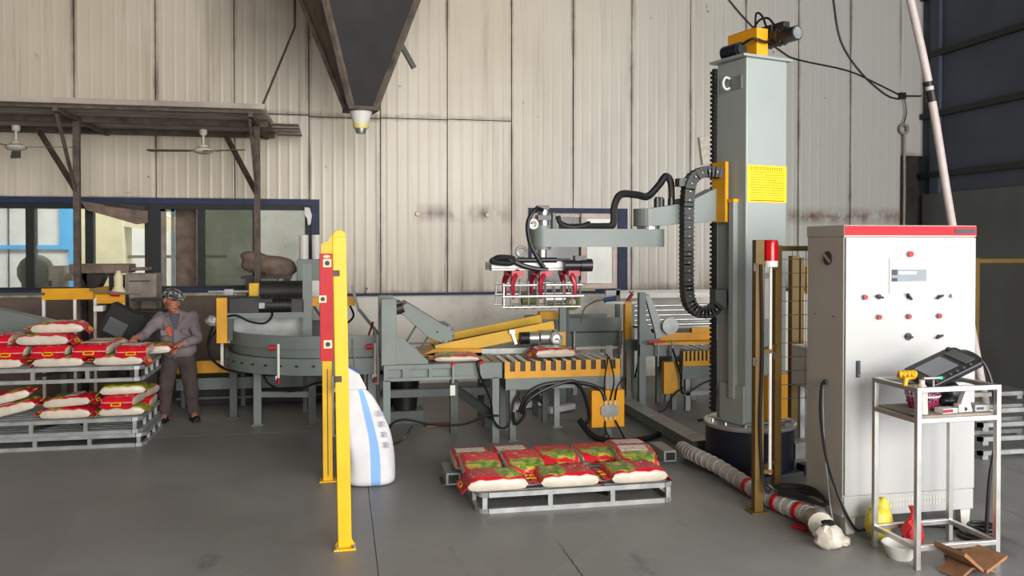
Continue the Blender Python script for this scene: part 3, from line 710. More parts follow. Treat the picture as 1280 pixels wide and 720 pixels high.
# hanging energy chain: band that loops from the carriage down to the mast
def chain(path_pts, w_, th, name, parent):
    P_ = smooth_path([Vector(p) for p in path_pts], 24); lk = MB(); pn = MB()
    d_acc = 0; last = P_[0]; out = [P_[0]]
    for p in P_[1:]:
        if (p - out[-1]).length >= 0.032: out.append(p)
    for i in range(len(out) - 1):
        c = (out[i] + out[i + 1]) / 2; d = out[i + 1] - out[i]
        a = math.atan2(d.z, d.x)
        lk.box(c, (0.046, w_, th), rot=(0, -a, 0)); lk.box(c, (0.016, w_ + 0.006, th + 0.01), rot=(0, -a, 0))
        pn.box(c + Vector((0, -w_ / 2 - 0.003, 0)), (0.010, 0.006, 0.010), rot=(0, -a, 0)) if i % 2 else None
    o = RB(lk, name, 'black', parent); o['kind'] = 'stuff'
    RB(pn, 'chain_pins', 'galv', o)['kind'] = 'stuff'
chain([(3.27, 6.93, 2.62), (3.12, 6.93, 2.63), (3.00, 6.93, 2.56), (2.965, 6.93, 2.40), (2.96, 6.93, 2.1), (2.96, 6.93, 1.8), (2.965, 6.93, 1.58), (3.0, 6.93, 1.46), (3.09, 6.93, 1.40), (3.19, 6.93, 1.41), (3.26, 6.93, 1.48)], 0.11, 0.085, 'cable_chain', rb)
RB(MB().b2((3.22, 6.9, 1.44), (3.33, 7.02, 1.60)).b2((2.88, 6.9, 2.50), (3.02, 7.0, 2.57)), 'chain_bracket', 'dgrey')

# gripper below the wrist
gr = RB(MB().cyl((1.71, 7.10, 1.86), (1.71, 7.10, 1.97), 0.04, n=16).b2((1.50, 6.98, 1.84), (1.90, 7.22, 1.862)), 'gripper', 'steel', rb)
RB(MB().b2((1.24, 6.96, 1.775), (1.98, 7.02, 1.845)).b2((1.24, 6.955, 1.79), (1.98, 6.965, 1.80)), 'crossbeam', 'galv', gr, bevel=0.004)
RB(MB().b2((1.24, 7.20, 1.775), (1.98, 7.26, 1.845)), 'crossbeam', 'galv', gr, bevel=0.004)
RB(MB().cyl((1.86, 6.93, 1.82), (2.0, 6.93, 1.82), 0.045, n=14).cyl((2.0, 6.93, 1.82), (2.1, 6.93, 1.82), 0.055, n=14).b2((1.95, 6.9, 1.86), (2.05, 6.98, 1.9)), 'swing_motor', 'bplastic', gr, smooth=True)
RB(MB().ring((1.50, 6.98, 1.935), 0.04, 0.014, 'y'), 'lifting_eye', 'alu', gr, smooth=True)
RB(MB().cyl((1.46, 6.95, 1.865), (1.80, 6.95, 1.865), 0.022).cyl((1.80, 6.95, 1.865), (1.92, 6.95, 1.865), 0.012), 'air_cylinder', 'bplastic', gr, smooth=True)
RB(MB().tube([(1.25, 6.93, 1.865), (1.30, 6.92, 1.89), (1.42, 6.92, 1.88), (1.40, 6.92, 1.84), (1.28, 6.92, 1.845), (1.24, 6.93, 1.865), (1.36, 6.93, 1.88), (1.5, 6.93, 1.82), (1.62, 6.94, 1.79), (1.72, 6.95, 1.78)], 0.022, 8, 6), 'air_hose', 'cable', gr, smooth=True)
RB(MB().tube([(1.70, 7.05, 2.29), (1.62, 6.98, 2.29), (1.55, 6.95, 2.18), (1.56, 6.93, 2.02), (1.63, 6.93, 1.88), (1.69, 6.94, 1.80)], 0.018, 8, 6), 'air_hose', 'cable', gr, smooth=True)
for x in (1.44, 1.68, 1.93):
    f = MB()
    for y in (6.96, 7.26):
        s_ = -1 if y < 7.1 else 1
        f.tube([(x + 0.03, y - s_ * 0.03, 1.77), (x + 0.0, y + s_ * 0.01, 1.735), (x - 0.025 if x < 1.9 else x + 0.02, y + s_ * 0.03, 1.66), (x - 0.02 if x < 1.9 else x + 0.02, y + s_ * 0.02, 1.54)], [0.036, 0.016], 8, 5)
        f.b2((x - 0.03, y - 0.03, 1.73), (x + 0.07, y + 0.03, 1.775))
    RB(f, 'clamp_arm', 'dred', gr, smooth=True)
for s_ in (0, 1):
    y = 6.93 if s_ == 0 else 7.29
    rk = RB(MB().cyl((1.33, y, 1.655), (1.62, y, 1.655), 0.011).cyl((1.70, y, 1.655), (2.02, y, 1.655), 0.011).cyl((1.33, y, 1.56), (2.03, y, 1.56), 0.013).cyl((1.33, y, 1.47), (2.0, y, 1.47), 0.008).cyl((1.34, y, 1.47), (1.34, y, 1.67), 0.008), 'finger_rack', 'alu', gr)
    for k in range(9):
        x = 1.40 + k * 0.075
        RB(MB().cyl((x, y, 1.69), (x, y, 1.47), 0.007, n=8).cyl((x, y, 1.47), (x, y + (0.15 if s_ == 0 else -0.15), 1.45), 0.007, n=8), 'tine', 'steel', rk)
RB(MB().cyl((1.52, 7.06, 1.53), (1.66, 7.06, 1.53), 0.05, n=18), 'press_roller', 'olive', gr, smooth=True)
RB(MB().cyl((1.72, 7.06, 1.53), (1.93, 7.06, 1.53), 0.04, n=18), 'press_cylinder', 'alu', gr, smooth=True)
RB(MB().ring((1.96, 7.02, 1.50), 0.05, 0.02, 'y').b2((1.75, 6.98, 1.46), (1.98, 7.06, 1.48)).b2((1.9, 6.95, 1.60), (2.14, 6.99, 1.62)), 'pulley', 'olive', gr, smooth=True)

# ------------------------------------------------------------------ roller conveyor in the middle
rc = thing('roller_conveyor', 'short roller table with yellow toothed guard in the middle', 'conveyor', (2.2, 8.85, 0))
def comb(x0, x1, z0, z1, zr, y, th, count, t, name='toothed_guard', mm='yellow'):
    p = (x1 - x0) / count; poly = [(x0, z0)]
    top = []
    for k in range(count):
        a = x0 + k * p
        top += [(a, z1), (a + p * 0.5, z1), (a + p * 0.5, zr), (a + p, zr)]
    top += [(x1, zr), (x1, z1), (x1 + p * 0.45, z1)]
    poly = [(x0, z0)] + top + [(x1 + p * 0.45, z0)]
    return A(MB().prism(poly, 'y', y, y + th), name, mm, t)
comb(1.63, 2.80, 0.64, 0.81, 0.71, 8.38, 0.012, 11, rc)
A(MB().b2((1.64, 8.40, 0.70), (2.86, 8.41, 0.80)), 'guard_backing', 'dsteel', rc)
A(MB().b2((1.64, 8.395, 0.52), (2.86, 8.47, 0.645)).b2((1.64, 8.97, 0.52), (2.86, 9.02, 0.78)), 'side_channel', 'grey', rc, bevel=0.004)
A(MB().b2((1.64, 8.41, 0.52), (1.70, 9.0, 0.62)).b2((2.80, 8.41, 0.52), (2.86, 9.0, 0.62)), 'end_channel', 'grey', rc)
rl = None
for k in range(12):
    x = 1.675 + k * 0.105
    A(MB().cyl((x, 8.42, 0.775), (x, 8.97, 0.775), 0.028, n=14), 'roller', 'alu', rc, smooth=True)
for x, y in ((1.72, 8.44), (2.32, 8.97), (2.74, 8.44), (1.72, 8.98), (2.78, 8.98)):
    A(MB().b2((x - 0.03, y - 0.03, 0.0), (x + 0.03, y + 0.03, 0.53)).b2((x - 0.05, y - 0.05, 0), (x + 0.05, y + 0.05, 0.012)), 'leg', 'grey' if x != 2.32 else 'lgrey', rc)
A(MB().b2((2.70, 8.385, 0.50), (2.85, 8.46, 0.64)), 'corner_bracket', 'lgrey', rc)
jb = A(MB().b2((2.52, 8.30, 0.12), (2.87, 8.42, 0.50)), 'yellow_junction_box', 'orange', rc, bevel=0.006)
A(MB().prism([(2.61, 0.26), (2.65, 0.235), (2.77, 0.235), (2.80, 0.26), (2.80, 0.33), (2.77, 0.355), (2.65, 0.355), (2.61, 0.33)], 'y', 8.27, 8.30), 'gland_plate', 'galv', rc, jb)
for x in (2.66, 2.71, 2.76):
    A(MB().cyl((x, 8.28, 0.355), (x, 8.28, 0.40), 0.012), 'cable_gland', 'cream', rc, jb)
    A(MB().cyl((x, 8.28, 0.235), (x, 8.28, 0.19), 0.010), 'cable_gland', 'cream', rc, jb)
A(MB().tube([(2.66, 8.28, 0.40), (2.64, 8.26, 0.60), (2.69, 8.3, 0.84), (2.66, 8.32, 0.86)], 0.008, 6, 5).tube([(2.71, 8.28, 0.40), (2.74, 8.25, 0.62), (2.70, 8.3, 0.85)], 0.008, 6, 5).tube([(2.76, 8.28, 0.40), (2.78, 8.25, 0.55), (2.87, 8.27, 0.63), (2.88, 8.3, 0.55)], 0.009, 6, 5)
  .tube([(2.66, 8.28, 0.20), (2.65, 8.25, 0.12), (2.68, 8.2, 0.02)], 0.008, 6, 5).tube([(2.76, 8.28, 0.20), (2.80, 8.22, 0.1), (2.84, 8.2, 0.01)], 0.010, 6, 5), 'sensor_lead', 'cable', rc, jb)
A(MB().tube([(1.78, 8.38, 0.30), (1.85, 8.36, 0.46), (2.0, 8.35, 0.56), (2.25, 8.35, 0.59), (2.5, 8.35, 0.56), (2.62, 8.3, 0.50), (2.66, 8.28, 0.40)], 0.02, 8, 6).tube([(1.80, 8.37, 0.28), (1.87, 8.35, 0.42), (2.05, 8.34, 0.53), (2.3, 8.34, 0.60), (2.40, 8.34, 0.55), (2.47, 8.34, 0.40), (2.50, 8.34, 0.2), (2.40, 8.32, 0.15)], 0.018, 8, 6), 'cable_loom', 'cable', rc, smooth=True)

# ------------------------------------------------------------------ grey flattening conveyor left of it
fc = thing('flattening_conveyor', 'grey machine frame with hinged press arm left of the roller table', 'conveyor', (1.0, 8.8, 0))
A(MB().b2((0.42, 8.36, 0.765), (1.60, 8.42, 0.81)).b2((0.42, 8.36, 0.65), (1.60, 8.42, 0.685)).b2((0.42, 8.36, 0.685), (0.47, 8.42, 0.77)).b2((0.60, 8.36, 0.685), (0.68, 8.42, 0.77)).b2((0.86, 8.36, 0.685), (0.90, 8.42, 0.77)).b2((1.10, 8.36, 0.685), (1.60, 8.42, 0.77)).b2((0.47, 8.40, 0.68), (1.1, 8.42, 0.77)), 'front_beam', 'grey', fc, bevel=0.003)
A(MB().b2((0.42, 9.05, 0.62), (1.60, 9.11, 0.785)), 'rear_beam', 'grey', fc)
A(MB().b2((0.42, 8.42, 0.76), (0.50, 9.05, 0.81)).b2((1.52, 8.42, 0.76), (1.60, 9.05, 0.81)), 'end_beam', 'grey', fc)
A(MB().b2((0.50, 8.42, 0.785), (1.52, 9.05, 0.80)), 'slide_bed', 'galv', fc)
for x, y in ((0.45, 8.39), (1.535, 8.39), (0.45, 9.08), (1.57, 9.08)):
    A(MB().b2((x - 0.035, y - 0.03, 0), (x + 0.035, y + 0.03, 0.66)), 'leg', 'grey' if y < 8.5 else 'dgrey', fc)
A(MB().b2((1.14, 8.85, 0), (1.22, 8.93, 0.62)), 'leg', 'dgrey', fc)
A(MB().b2((0.45, 8.86, 0.40), (1.57, 8.92, 0.48)), 'stretcher', 'dgrey', fc)
A(MB().bar((1.22, 8.9, 0.45), (1.56, 8.5, 0.22), 0.05, 0.09), 'stretcher', 'dgrey', fc)
for y in (8.40, 8.98): A(MB().b2((0.40, y, 0.80), (0.55, y + 0.10, 1.46)), 'upright', 'grey', fc, bevel=0.004)
A(MB().prism([(0.55, 1.10), (0.62, 1.06), (0.86, 0.84), (0.86, 0.80), (0.55, 0.80)], 'y', 8.42, 8.44), 'gusset', 'grey', fc)
arm = [(0.60, 1.385), (0.66, 1.42), (1.02, 1.19)] + [(1.035 + 0.10 * math.cos(R(a)), 1.10 + 0.10 * math.sin(R(a))) for a in (60, 20, -20, -60, -100)] + [(0.86, 1.07), (0.60, 1.31)]
pa = A(MB().prism(arm, 'y', 8.44, 8.90), 'press_arm', 'grey', fc, bevel=0.006)
A(MB().cyl((0.55, 8.45, 1.35), (0.62, 8.45, 1.37), 0.05).b2((0.54, 8.44, 1.30), (0.61, 8.9, 1.42)), 'hinge', 'dsteel', fc, pa)
for a in (75, 30, -15, -60, -105, 165): A(MB().cyl((1.035 + 0.082 * math.cos(R(a)), 8.44, 1.10 + 0.082 * math.sin(R(a))), (1.035 + 0.082 * math.cos(R(a)), 8.43, 1.10 + 0.082 * math.sin(R(a))), 0.010, n=8), 'bolt', 'dsteel', fc, pa)
A(MB().bar((0.76, 8.5, 1.20), (0.64, 8.5, 1.00), 0.02, 0.02).bar((0.90, 8.5, 1.12), (0.78, 8.5, 0.92), 0.02, 0.02).bar((0.66, 8.5, 1.005), (0.98, 8.5, 1.0), 0.015, 0.015), 'gas_strut', 'dsteel', fc, pa)
A(MB().cyl((1.10, 8.34, 0.82), (1.10, 8.34, 0.62), 0.012).cyl((1.38, 8.34, 0.82), (1.38, 8.34, 0.62), 0.012), 'sensor_stem', 'galv', fc)
A(MB().b2((1.07, 8.325, 0.50), (1.12, 8.355, 0.60)), 'reflector', 'white', fc)
for x in (1.10, 1.38): A(MB().cyl((x, 8.34, 0.80), (x, 8.34, 0.83), 0.018), 'red_knob', 'red', fc)
# yellow inclined section
yc = thing('incline_conveyor', 'yellow inclined conveyor rails rising behind the roller table', 'conveyor', (1.6, 9.3, 0))
for y, x0, z0, x1, z1 in ((9.02, 1.02, 0.84, 2.34, 1.08), (9.62, 1.02, 0.86, 2.34, 1.10)):
    A(MB().bar((x0, y, z0), (x1, y, z1), 0.03, 0.13), 'side_rail', 'byellow', yc)
A(MB().bar((1.04, 9.32, 0.84), (2.32, 9.32, 1.06), 0.56, 0.02), 'belt', 'belt', yc)
A(MB().prism([(0.85, 0.82), (1.50, 0.80), (1.50, 0.87), (0.98, 0.88)], 'y', 8.86, 8.90).prism([(0.85, 0.82), (1.50, 0.80), (1.50, 0.83), (0.98, 0.84)], 'y', 8.86, 9.6), 'infeed_tray', 'yellow', yc)
for x, z in ((1.60, 0.9), (2.25, 1.0)):
    A(MB().b2((x - 0.03, 9.05, 0), (x + 0.03, 9.11, z)).b2((x - 0.03, 9.52, 0), (x + 0.03, 9.58, z)).b2((x - 0.03, 9.05, 0.2), (x + 0.03, 9.58, 0.24)), 'trestle', 'dgrey', yc)
A(MB().bar((1.85, 8.98, 1.04), (1.90, 8.98, 0.90), 0.03, 0.03).b2((1.82, 8.94, 1.02), (1.88, 9.0, 1.06)), 'clamp_bracket', 'alu', yc)
mt = A(MB().cyl((2.04, 8.96, 0.965), (2.14, 8.96, 0.965), 0.072, n=18).cyl((2.16, 8.96, 0.97), (2.30, 8.96, 0.97), 0.082, n=18).cyl((2.31, 8.95, 0.97), (2.36, 8.95, 0.97), 0.086, n=18), 'drive_motor', 'alu', yc, smooth=True)
A(MB().cyl((1.94, 8.96, 0.965), (2.04, 8.96, 0.965), 0.066, n=18), 'fan_cover', 'black', yc, mt, smooth=True)
A(MB().ring((2.33, 8.86, 0.965), 0.06, 0.016, 'y').cyl((2.33, 8.87, 0.965), (2.33, 8.89, 0.965), 0.062), 'flange_ring', 'alu', yc, mt, smooth=True)
A(MB().b2((2.36, 8.92, 0.88), (2.45, 8.98, 1.03)), 'motor_bracket', 'yellow', yc, bevel=0.004)
A(MB().b2((1.5, 8.94, 0.80), (2.3, 8.98, 0.86)), 'support_bar', 'galv', yc)

yc.location.y += 0.14
# ------------------------------------------------------------------ long grey conveyor further back
lb = thing('side_belt_conveyor', 'long grey belt conveyor with high side plates behind the roller table', 'conveyor', (3.3, 11.0, 0))
A(MB().b2((2.50, 10.78, 0.84), (3.68, 10.82, 1.02)), 'side_plate', 'grey', lb)
A(MB().b2((2.50, 10.72, 0.66), (3.68, 10.76, 0.83)), 'side_plate', 'grey', lb)
A(MB().b2((2.50, 11.4, 0.66), (3.68, 11.44, 1.02)), 'side_plate', 'grey', lb)
A(MB().b2((2.50, 10.76, 0.76), (3.68, 11.4, 0.80)), 'belt', 'belt', lb)
A(MB().b2((2.50, 10.70, 0.835), (3.68, 10.72, 0.85)), 'edge_rail', 'dsteel', lb)
A(MB().b2((2.48, 10.6, 1.0), (2.78, 10.75, 1.03)).b2((2.52, 10.62, 0.8), (2.75, 10.75, 1.0)), 'end_box', 'grey', lb)
A(MB().b2((2.52, 10.6, 1.03), (2.76, 10.72, 1.13)), 'end_guard', 'yellow', lb)
for x in (3.05, 3.62, 2.6): A(MB().b2((x - 0.03, 10.8, 0), (x + 0.03, 10.86, 0.66)).b2((x - 0.03, 11.35, 0), (x + 0.03, 11.41, 0.66)), 'leg', 'galv', lb)
A(MB().b2((3.0, 10.68, 0.62), (3.9, 10.7, 0.65)), 'lower_rail', 'white', lb)
for x in (3.0, 3.62): A(MB().cyl((x, 10.66, 0.55), (x, 10.66, 0.86), 0.02), 'side_roller', 'galv', lb)
t = thing('grey_post', 'grey steel post standing behind the yellow inclined rails', 'post', (2.72, 10.2, 0))
MB().b2((-0.05, -0.04, 0), (0.04, 0.04, 1.26)).b2((-0.09, -0.08, 0), (0.08, 0.08, 0.015)).build('shaft', 'grey', t, bevel=0.004)
MB().b2((0.04, -0.05, 0), (0.07, 0.04, 1.24)).build('edge_strip', 'dgrey', t)
t = thing('sensor_post', 'slim orange post with white crossbar and sensors on top', 'post', (3.60, 10.30, 0))
MB().b2((-0.045, -0.045, 0), (0.045, 0.045, 1.27)).b2((-0.09, -0.09, 0), (0.09, 0.09, 0.015)).build('shaft', 'yellow', t, bevel=0.004)
MB().b2((-0.30, -0.03, 1.24), (0.22, 0.0, 1.27)).build('crossbar', 'white', t)
MB().cyl((-0.32, -0.02, 1.29), (-0.18, -0.02, 1.31), 0.03).build('sensor', 'bluep', t)
MB().cyl((-0.01, -0.02, 1.27), (0.06, -0.02, 1.37), 0.022).build('sensor', 'dred', t)
MB().tube([(-0.30, -0.02, 1.30), (-0.45, -0.02, 1.27), (-0.58, -0.02, 1.18), (-0.62, 0.0, 1.0)], 0.012, 6, 6).build('sensor_cable', 'dwood', t)
MB().tube([(0.05, -0.06, 0.95), (0.14, -0.06, 0.9), (0.14, -0.06, 0.6), (0.08, -0.06, 0.3)], 0.012, 6, 6).build('loose_cable', 'cable', t)

# ------------------------------------------------------------------ second line behind the mast
sl = thing('second_flattening_conveyor', 'grey frame with press arm and yellow tray left of the robot mast', 'conveyor', (4.0, 9.8, 0))
A(MB().b2((3.50, 9.58, 0), (3.58, 9.66, 1.42)), 'upright', 'grey', sl)
A(MB().prism([(3.58, 1.38), (3.63, 1.40), (3.82, 0.98), (3.86, 0.90), (3.72, 0.86), (3.70, 0.97)], 'y', 9.60, 9.66), 'press_arm', 'lgrey', sl)
A(MB().prism([(3.58, 1.10), (3.75, 0.80), (3.58, 0.80)], 'y', 9.62, 9.64), 'gusset', 'grey', sl)
A(MB().cyl((3.88, 9.55, 1.02), (3.88, 9.60, 1.02), 0.10, n=24), 'guide_wheel', 'galv', sl, smooth=True)
A(MB().b2((3.50, 9.56, 0.66), (4.0, 9.62, 0.80)).b2((3.50, 10.1, 0.66), (4.0, 10.16, 0.80)), 'side_beam', 'grey', sl)
for x in (3.55, 3.95): A(MB().b2((x - 0.03, 9.6, 0), (x + 0.03, 9.66, 0.66)).b2((x - 0.03, 10.1, 0), (x + 0.03, 10.16, 0.66)), 'leg', 'grey', sl)
A(MB().b2((3.66, 9.50, 0.80), (4.5, 9.9, 0.83)), 'tray', 'yellow', sl)
A(MB().b2((3.80, 9.7, 0.83), (4.5, 9.74, 0.92)).b2((4.2, 9.66, 0.92), (4.5, 9.70, 0.98)), 'side_rail', 'yellow', sl)
A(MB().b2((3.70, 9.7, 0.92), (4.25, 9.74, 0.97)), 'dark_rail', 'dsteel', sl)
A(MB().cyl((3.70, 9.5, 0.86), (3.70, 9.5, 0.55), 0.012).cyl((3.88, 9.5, 0.86), (3.88, 9.5, 0.55), 0.012), 'sensor_stem', 'galv', sl)
A(MB().b2((3.57, 9.47, 0.83), (3.78, 9.5, 0.855)), 'red_strip', 'red', sl)
pb = A(MB().b2((3.76, 9.46, 0.22), (3.95, 9.54, 0.60)), 'yellow_box', 'yellow', sl, bevel=0.005)
r2c = thing('second_roller_conveyor', 'yellow toothed roller table partly behind the robot mast', 'conveyor', (4.5, 9.7, 0))
comb(4.02, 4.90, 0.54, 0.72, 0.60, 9.50, 0.012, 17, r2c)
A(MB().b2((4.02, 9.52, 0.58), (4.95, 9.53, 0.71)), 'guard_backing', 'dsteel', r2c)
A(MB().b2((4.02, 9.52, 0.38), (4.95, 9.58, 0.55)), 'side_channel', 'grey', r2c)
A(MB().b2((4.02, 10.2, 0.38), (4.95, 10.26, 0.70)), 'side_channel', 'grey', r2c)
for k in range(8): A(MB().cyl((4.08 + k * 0.115, 9.54, 0.69), (4.08 + k * 0.115, 10.2, 0.69), 0.026, n=12), 'roller', 'alu', r2c, smooth=True)
for x in (4.10, 4.45, 4.88): A(MB().b2((x - 0.03, 9.54, 0), (x + 0.03, 9.6, 0.40)).b2((x - 0.03, 10.18, 0), (x + 0.03, 10.24, 0.40)), 'leg', 'lgrey', r2c)
A(MB().b2((4.05, 9.54, 0.18), (4.95, 9.58, 0.23)), 'stretcher', 'lgrey', r2c)
gt = thing('gravity_roller_rack', 'rack of long steel rollers on the wall side left of the mast', 'rack', (4.6, 11.2, 0))
A(MB().b2((3.85, 10.9, 0), (3.91, 10.96, 1.36)).b2((5.3, 10.9, 0), (5.36, 10.96, 1.36)).b2((3.85, 11.5, 0), (3.91, 11.56, 1.36)).b2((5.3, 11.5, 0), (5.36, 11.56, 1.36)), 'frame', 'grey', gt)
A(MB().b2((3.7, 10.88, 1.27), (5.4, 10.92, 1.34)).b2((3.7, 11.5, 1.27), (5.4, 11.56, 1.34)), 'top_rail', 'white', gt)
for k in range(5): A(MB().cyl((3.9, 10.93 - 0.0, 1.16 - k * 0.065), (5.32, 10.93, 1.16 - k * 0.065), 0.022, n=12), 'roller', 'alu', gt, smooth=True)
t = thing('pale_equipment_box', 'pale grey equipment box seen between the mast and the control cabinet', 'box', (4.85, 7.7, 0))
MB().b2((-0.25, -0.05, 0.55), (0.35, 0.35, 0.96)).build('box', 'white', t, bevel=0.005)
for x in (-0.2, 0.25): MB().b2((x, 0, 0), (x + 0.05, 0.05, 0.55)).b2((x, 0.25, 0), (x + 0.05, 0.3, 0.55)).build('leg', 'galv', t)
MB().b2((-0.25, -0.04, 0.2), (0.35, -0.02, 0.26)).build('lower_rail', 'white', t)

def crumple(c, r, seed, n=18, amp=0.2):
    rr = random.Random(seed); mb = MB(); mb.ell(c, r, n)
    mb.v = [tuple(c[k] + (v[k] - c[k]) * (1 + rr.uniform(-amp, amp * 0.8)) for k in range(3)) for v in mb.v]
    mb.v = [(x, y, max(z, 0.003)) for x, y, z in mb.v]
    return mb
# ------------------------------------------------------------------ curved conveyor on the left
cc = thing('curved_conveyor', 'grey curved belt conveyor on legs right of the worker', 'conveyor', (-0.3, 9.6, 0))
CX, CY = -0.10, 10.15
def band(r, z0, z1, th, name, parent=None, a0=270, a1=175, x1=0.37, m='grey'):
    pts = [(x1, CY - r)] + [(CX + r * math.cos(R(a0 + (a1 - a0) * k / 20)), CY + r * math.sin(R(a0 + (a1 - a0) * k / 20))) for k in range(21)]
    r2 = r - th
    inn = [(x1, CY - r2)] + [(CX + r2 * math.cos(R(a0 + (a1 - a0) * k / 20)), CY + r2 * math.sin(R(a0 + (a1 - a0) * k / 20))) for k in range(21)]
    return A(MB().prism(pts + inn[::-1], 'z', z0, z1), name, m, cc, parent, smooth=True)
band(1.19, 0.64, 0.81, 0.05, 'outer_rail')
band(1.11, 0.81, 0.90, 0.03, 'belt_edge')
ug = band(1.14, 0.905, 1.04, 0.03, 'guard_band', a1=185)
band(0.55, 0.64, 0.90, 0.04, 'inner_rail')
pts = [(0.38, CY - 1.08)] + [(CX + 1.08 * math.cos(R(270 - 90 * k / 16)), CY + 1.08 * math.sin(R(270 - 90 * k / 16))) for k in range(17)]
inn = [(0.38, CY - 0.55)] + [(CX + 0.55 * math.cos(R(270 - 90 * k / 16)), CY + 0.55 * math.sin(R(270 - 90 * k / 16))) for k in range(17)]
A(MB().prism(pts + inn[::-1], 'z', 0.86, 0.88), 'belt', 'dgrey', cc)
for k in range(9):
    a = R(262 - k * 8.5); x, y = CX + 1.19 * math.cos(a), CY + 1.19 * math.sin(a)
    A(MB().box((x, y, 0.735), (0.035, 0.012, 0.018), rot=(0, 0, a + PI / 2)), 'slot', 'black', cc)
A(MB().b2((0.365, CY - 1.19, 0.64), (0.385, CY - 0.5, 1.04)), 'end_plate', 'grey', cc)
for x, y, mm in ((-0.89, 9.72, 'grey'), (-0.10, 9.03, 'lgrey'), (-0.30, 9.6, 'dgrey'), (0.33, 9.05, 'grey'), (0.33, 9.6, 'grey'), (-1.2, 10.2, 'dgrey')):
    A(MB().b2((x - 0.04, y - 0.03, 0), (x + 0.04, y + 0.03, 0.65)).b2((x - 0.06, y - 0.05, 0), (x + 0.06, y + 0.05, 0.012)), 'leg', mm, cc)
A(MB().bar((-0.10, 9.05, 0.30), (0.33, 9.6, 0.36), 0.04, 0.06).bar((-0.89, 9.72, 0.34), (-0.30, 9.6, 0.34), 0.04, 0.06), 'stretcher', 'grey', cc)
for x in (-0.62, 0.36):
    yy = CY - math.sqrt(max(0.01, 1.22 ** 2 - (x - CX) ** 2)) - 0.02 if x < CX else CY - 1.23
    st = A(MB().cyl((x, yy, 0.62), (x, yy, 0.97), 0.014).b2((x - 0.03, yy, 0.60), (x + 0.01, yy + 0.06, 0.64)), 'sensor_stem', 'white', cc)
    A(MB().cyl((x - 0.09, yy, 0.93), (x - 0.03, yy, 0.935), 0.026), 'red_knob', 'red', cc, st)
    A(MB().cyl((x, yy, 0.56), (x, yy, 0.62), 0.02), 'red_cap', 'dred', cc, st)
A(MB().bar((-1.28, 9.86, 0.64), (-1.28, 9.86, 0.92), 0.03, 0.03).b2((-1.3, 9.84, 0.90), (-1.1, 9.88, 0.93)), 'end_stay', 'white', cc)
A(MB().tube([(-1.26, 9.8, 1.16), (-1.36, 9.78, 1.10), (-1.42, 9.78, 0.9), (-1.36, 9.78, 0.72), (-1.2, 9.7, 0.62), (-0.95, 9.66, 0.6)], 0.014, 6, 6).tube([(-1.28, 9.84, 1.1), (-1.40, 9.8, 0.95), (-1.40, 9.8, 0.75), (-1.25, 9.75, 0.64)], 0.012, 6, 6), 'cable_bundle', 'cable', cc)
A(MB().tube([(-0.85, 9.66, 0.62), (-0.75, 9.6, 0.46), (-0.5, 9.5, 0.40), (-0.25, 9.5, 0.48), (-0.0, 9.45, 0.50), (0.2, 9.4, 0.42)], 0.012, 6, 6), 'hanging_cable', 'cable', cc)
A(MB().tube([(0.14, 8.95, 1.02), (0.15, 8.94, 0.7), (0.13, 8.94, 0.42)], 0.007, 6, 3), 'pull_cord', 'galv', cc)

dv = cc
A(MB().b2((-1.30, 9.56, 0.93), (-1.19, 9.62, 1.42)), 'yellow_post', 'yellow', dv, bevel=0.005)
A(MB().b2((-1.22, 9.60, 1.19), (-0.30, 9.66, 1.25)).b2((-1.22, 10.0, 1.19), (-0.30, 10.06, 1.25)), 'crossbeam', 'grey', dv)
A(MB().b2((-1.18, 9.60, 1.245), (-0.86, 9.9, 1.42)), 'gear_case', 'bplastic', dv, bevel=0.01)
mo = A(MB().cyl((-0.86, 9.66, 1.325), (-0.52, 9.66, 1.325), 0.085, n=18).b2((-0.9, 9.58, 1.36), (-0.72, 9.62, 1.40)), 'motor', 'black', dv, smooth=True)
A(MB().b2((-0.86, 9.565, 1.30), (-0.80, 9.575, 1.36)), 'rating_plate', 'galv', dv, mo)
for k in range(6): A(MB().cyl((-0.80 + k * 0.04, 9.66, 1.325), (-0.785 + k * 0.04, 9.66, 1.325), 0.092, n=18), 'cooling_fin', 'bplastic', dv, mo)
A(MB().tube([(-1.24, 9.58, 1.20), (-1.1, 9.56, 1.23), (-0.95, 9.55, 1.16), (-0.8, 9.55, 1.14), (-0.72, 9.56, 1.22), (-0.74, 9.6, 1.28)], 0.012, 6, 6), 'motor_lead', 'cable', dv, mo)
A(MB().b2((-0.40, 9.62, 0.86), (-0.30, 9.70, 1.78)), 'upright', 'grey', dv)
A(MB().b2((-1.20, 9.64, 0.95), (-1.14, 9.70, 1.2)).b2((-1.20, 10.0, 1.0), (-1.14, 10.06, 1.2)).b2((-0.40, 10.0, 0.86), (-0.32, 10.06, 1.2)), 'frame_leg', 'dgrey', dv)
A(MB().b2((-0.60, 9.62, 1.20), (-0.38, 9.7, 1.40)), 'sprocket_guard', 'dsteel', dv, bevel=0.01)
A(MB().b2((-1.18, 9.9, 0.90), (-0.40, 9.91, 1.18)), 'guide_plate', 'galv', dv)
A(crumple((-1.35, 9.62, 1.17), (0.075, 0.04, 0.055), 31, 14), 'plastic_rag', 'galv', dv)
rr = thing('lagged_roller', 'dark ribbed roller between two yellow plates under the long window', 'roller', (-0.65, 10.4, 0))
A(MB().cyl((-0.92, 10.4, 1.44), (-0.42, 10.4, 1.44), 0.125, n=24), 'drum', 'belt', rr, smooth=True)
A(MB().b2((-1.04, 10.33, 1.36), (-0.92, 10.47, 1.54)), 'end_plate', 'byellow', rr, bevel=0.005)
A(MB().b2((-0.42, 10.33, 1.30), (-0.38, 10.47, 1.56)), 'end_plate', 'byellow', rr, bevel=0.004)
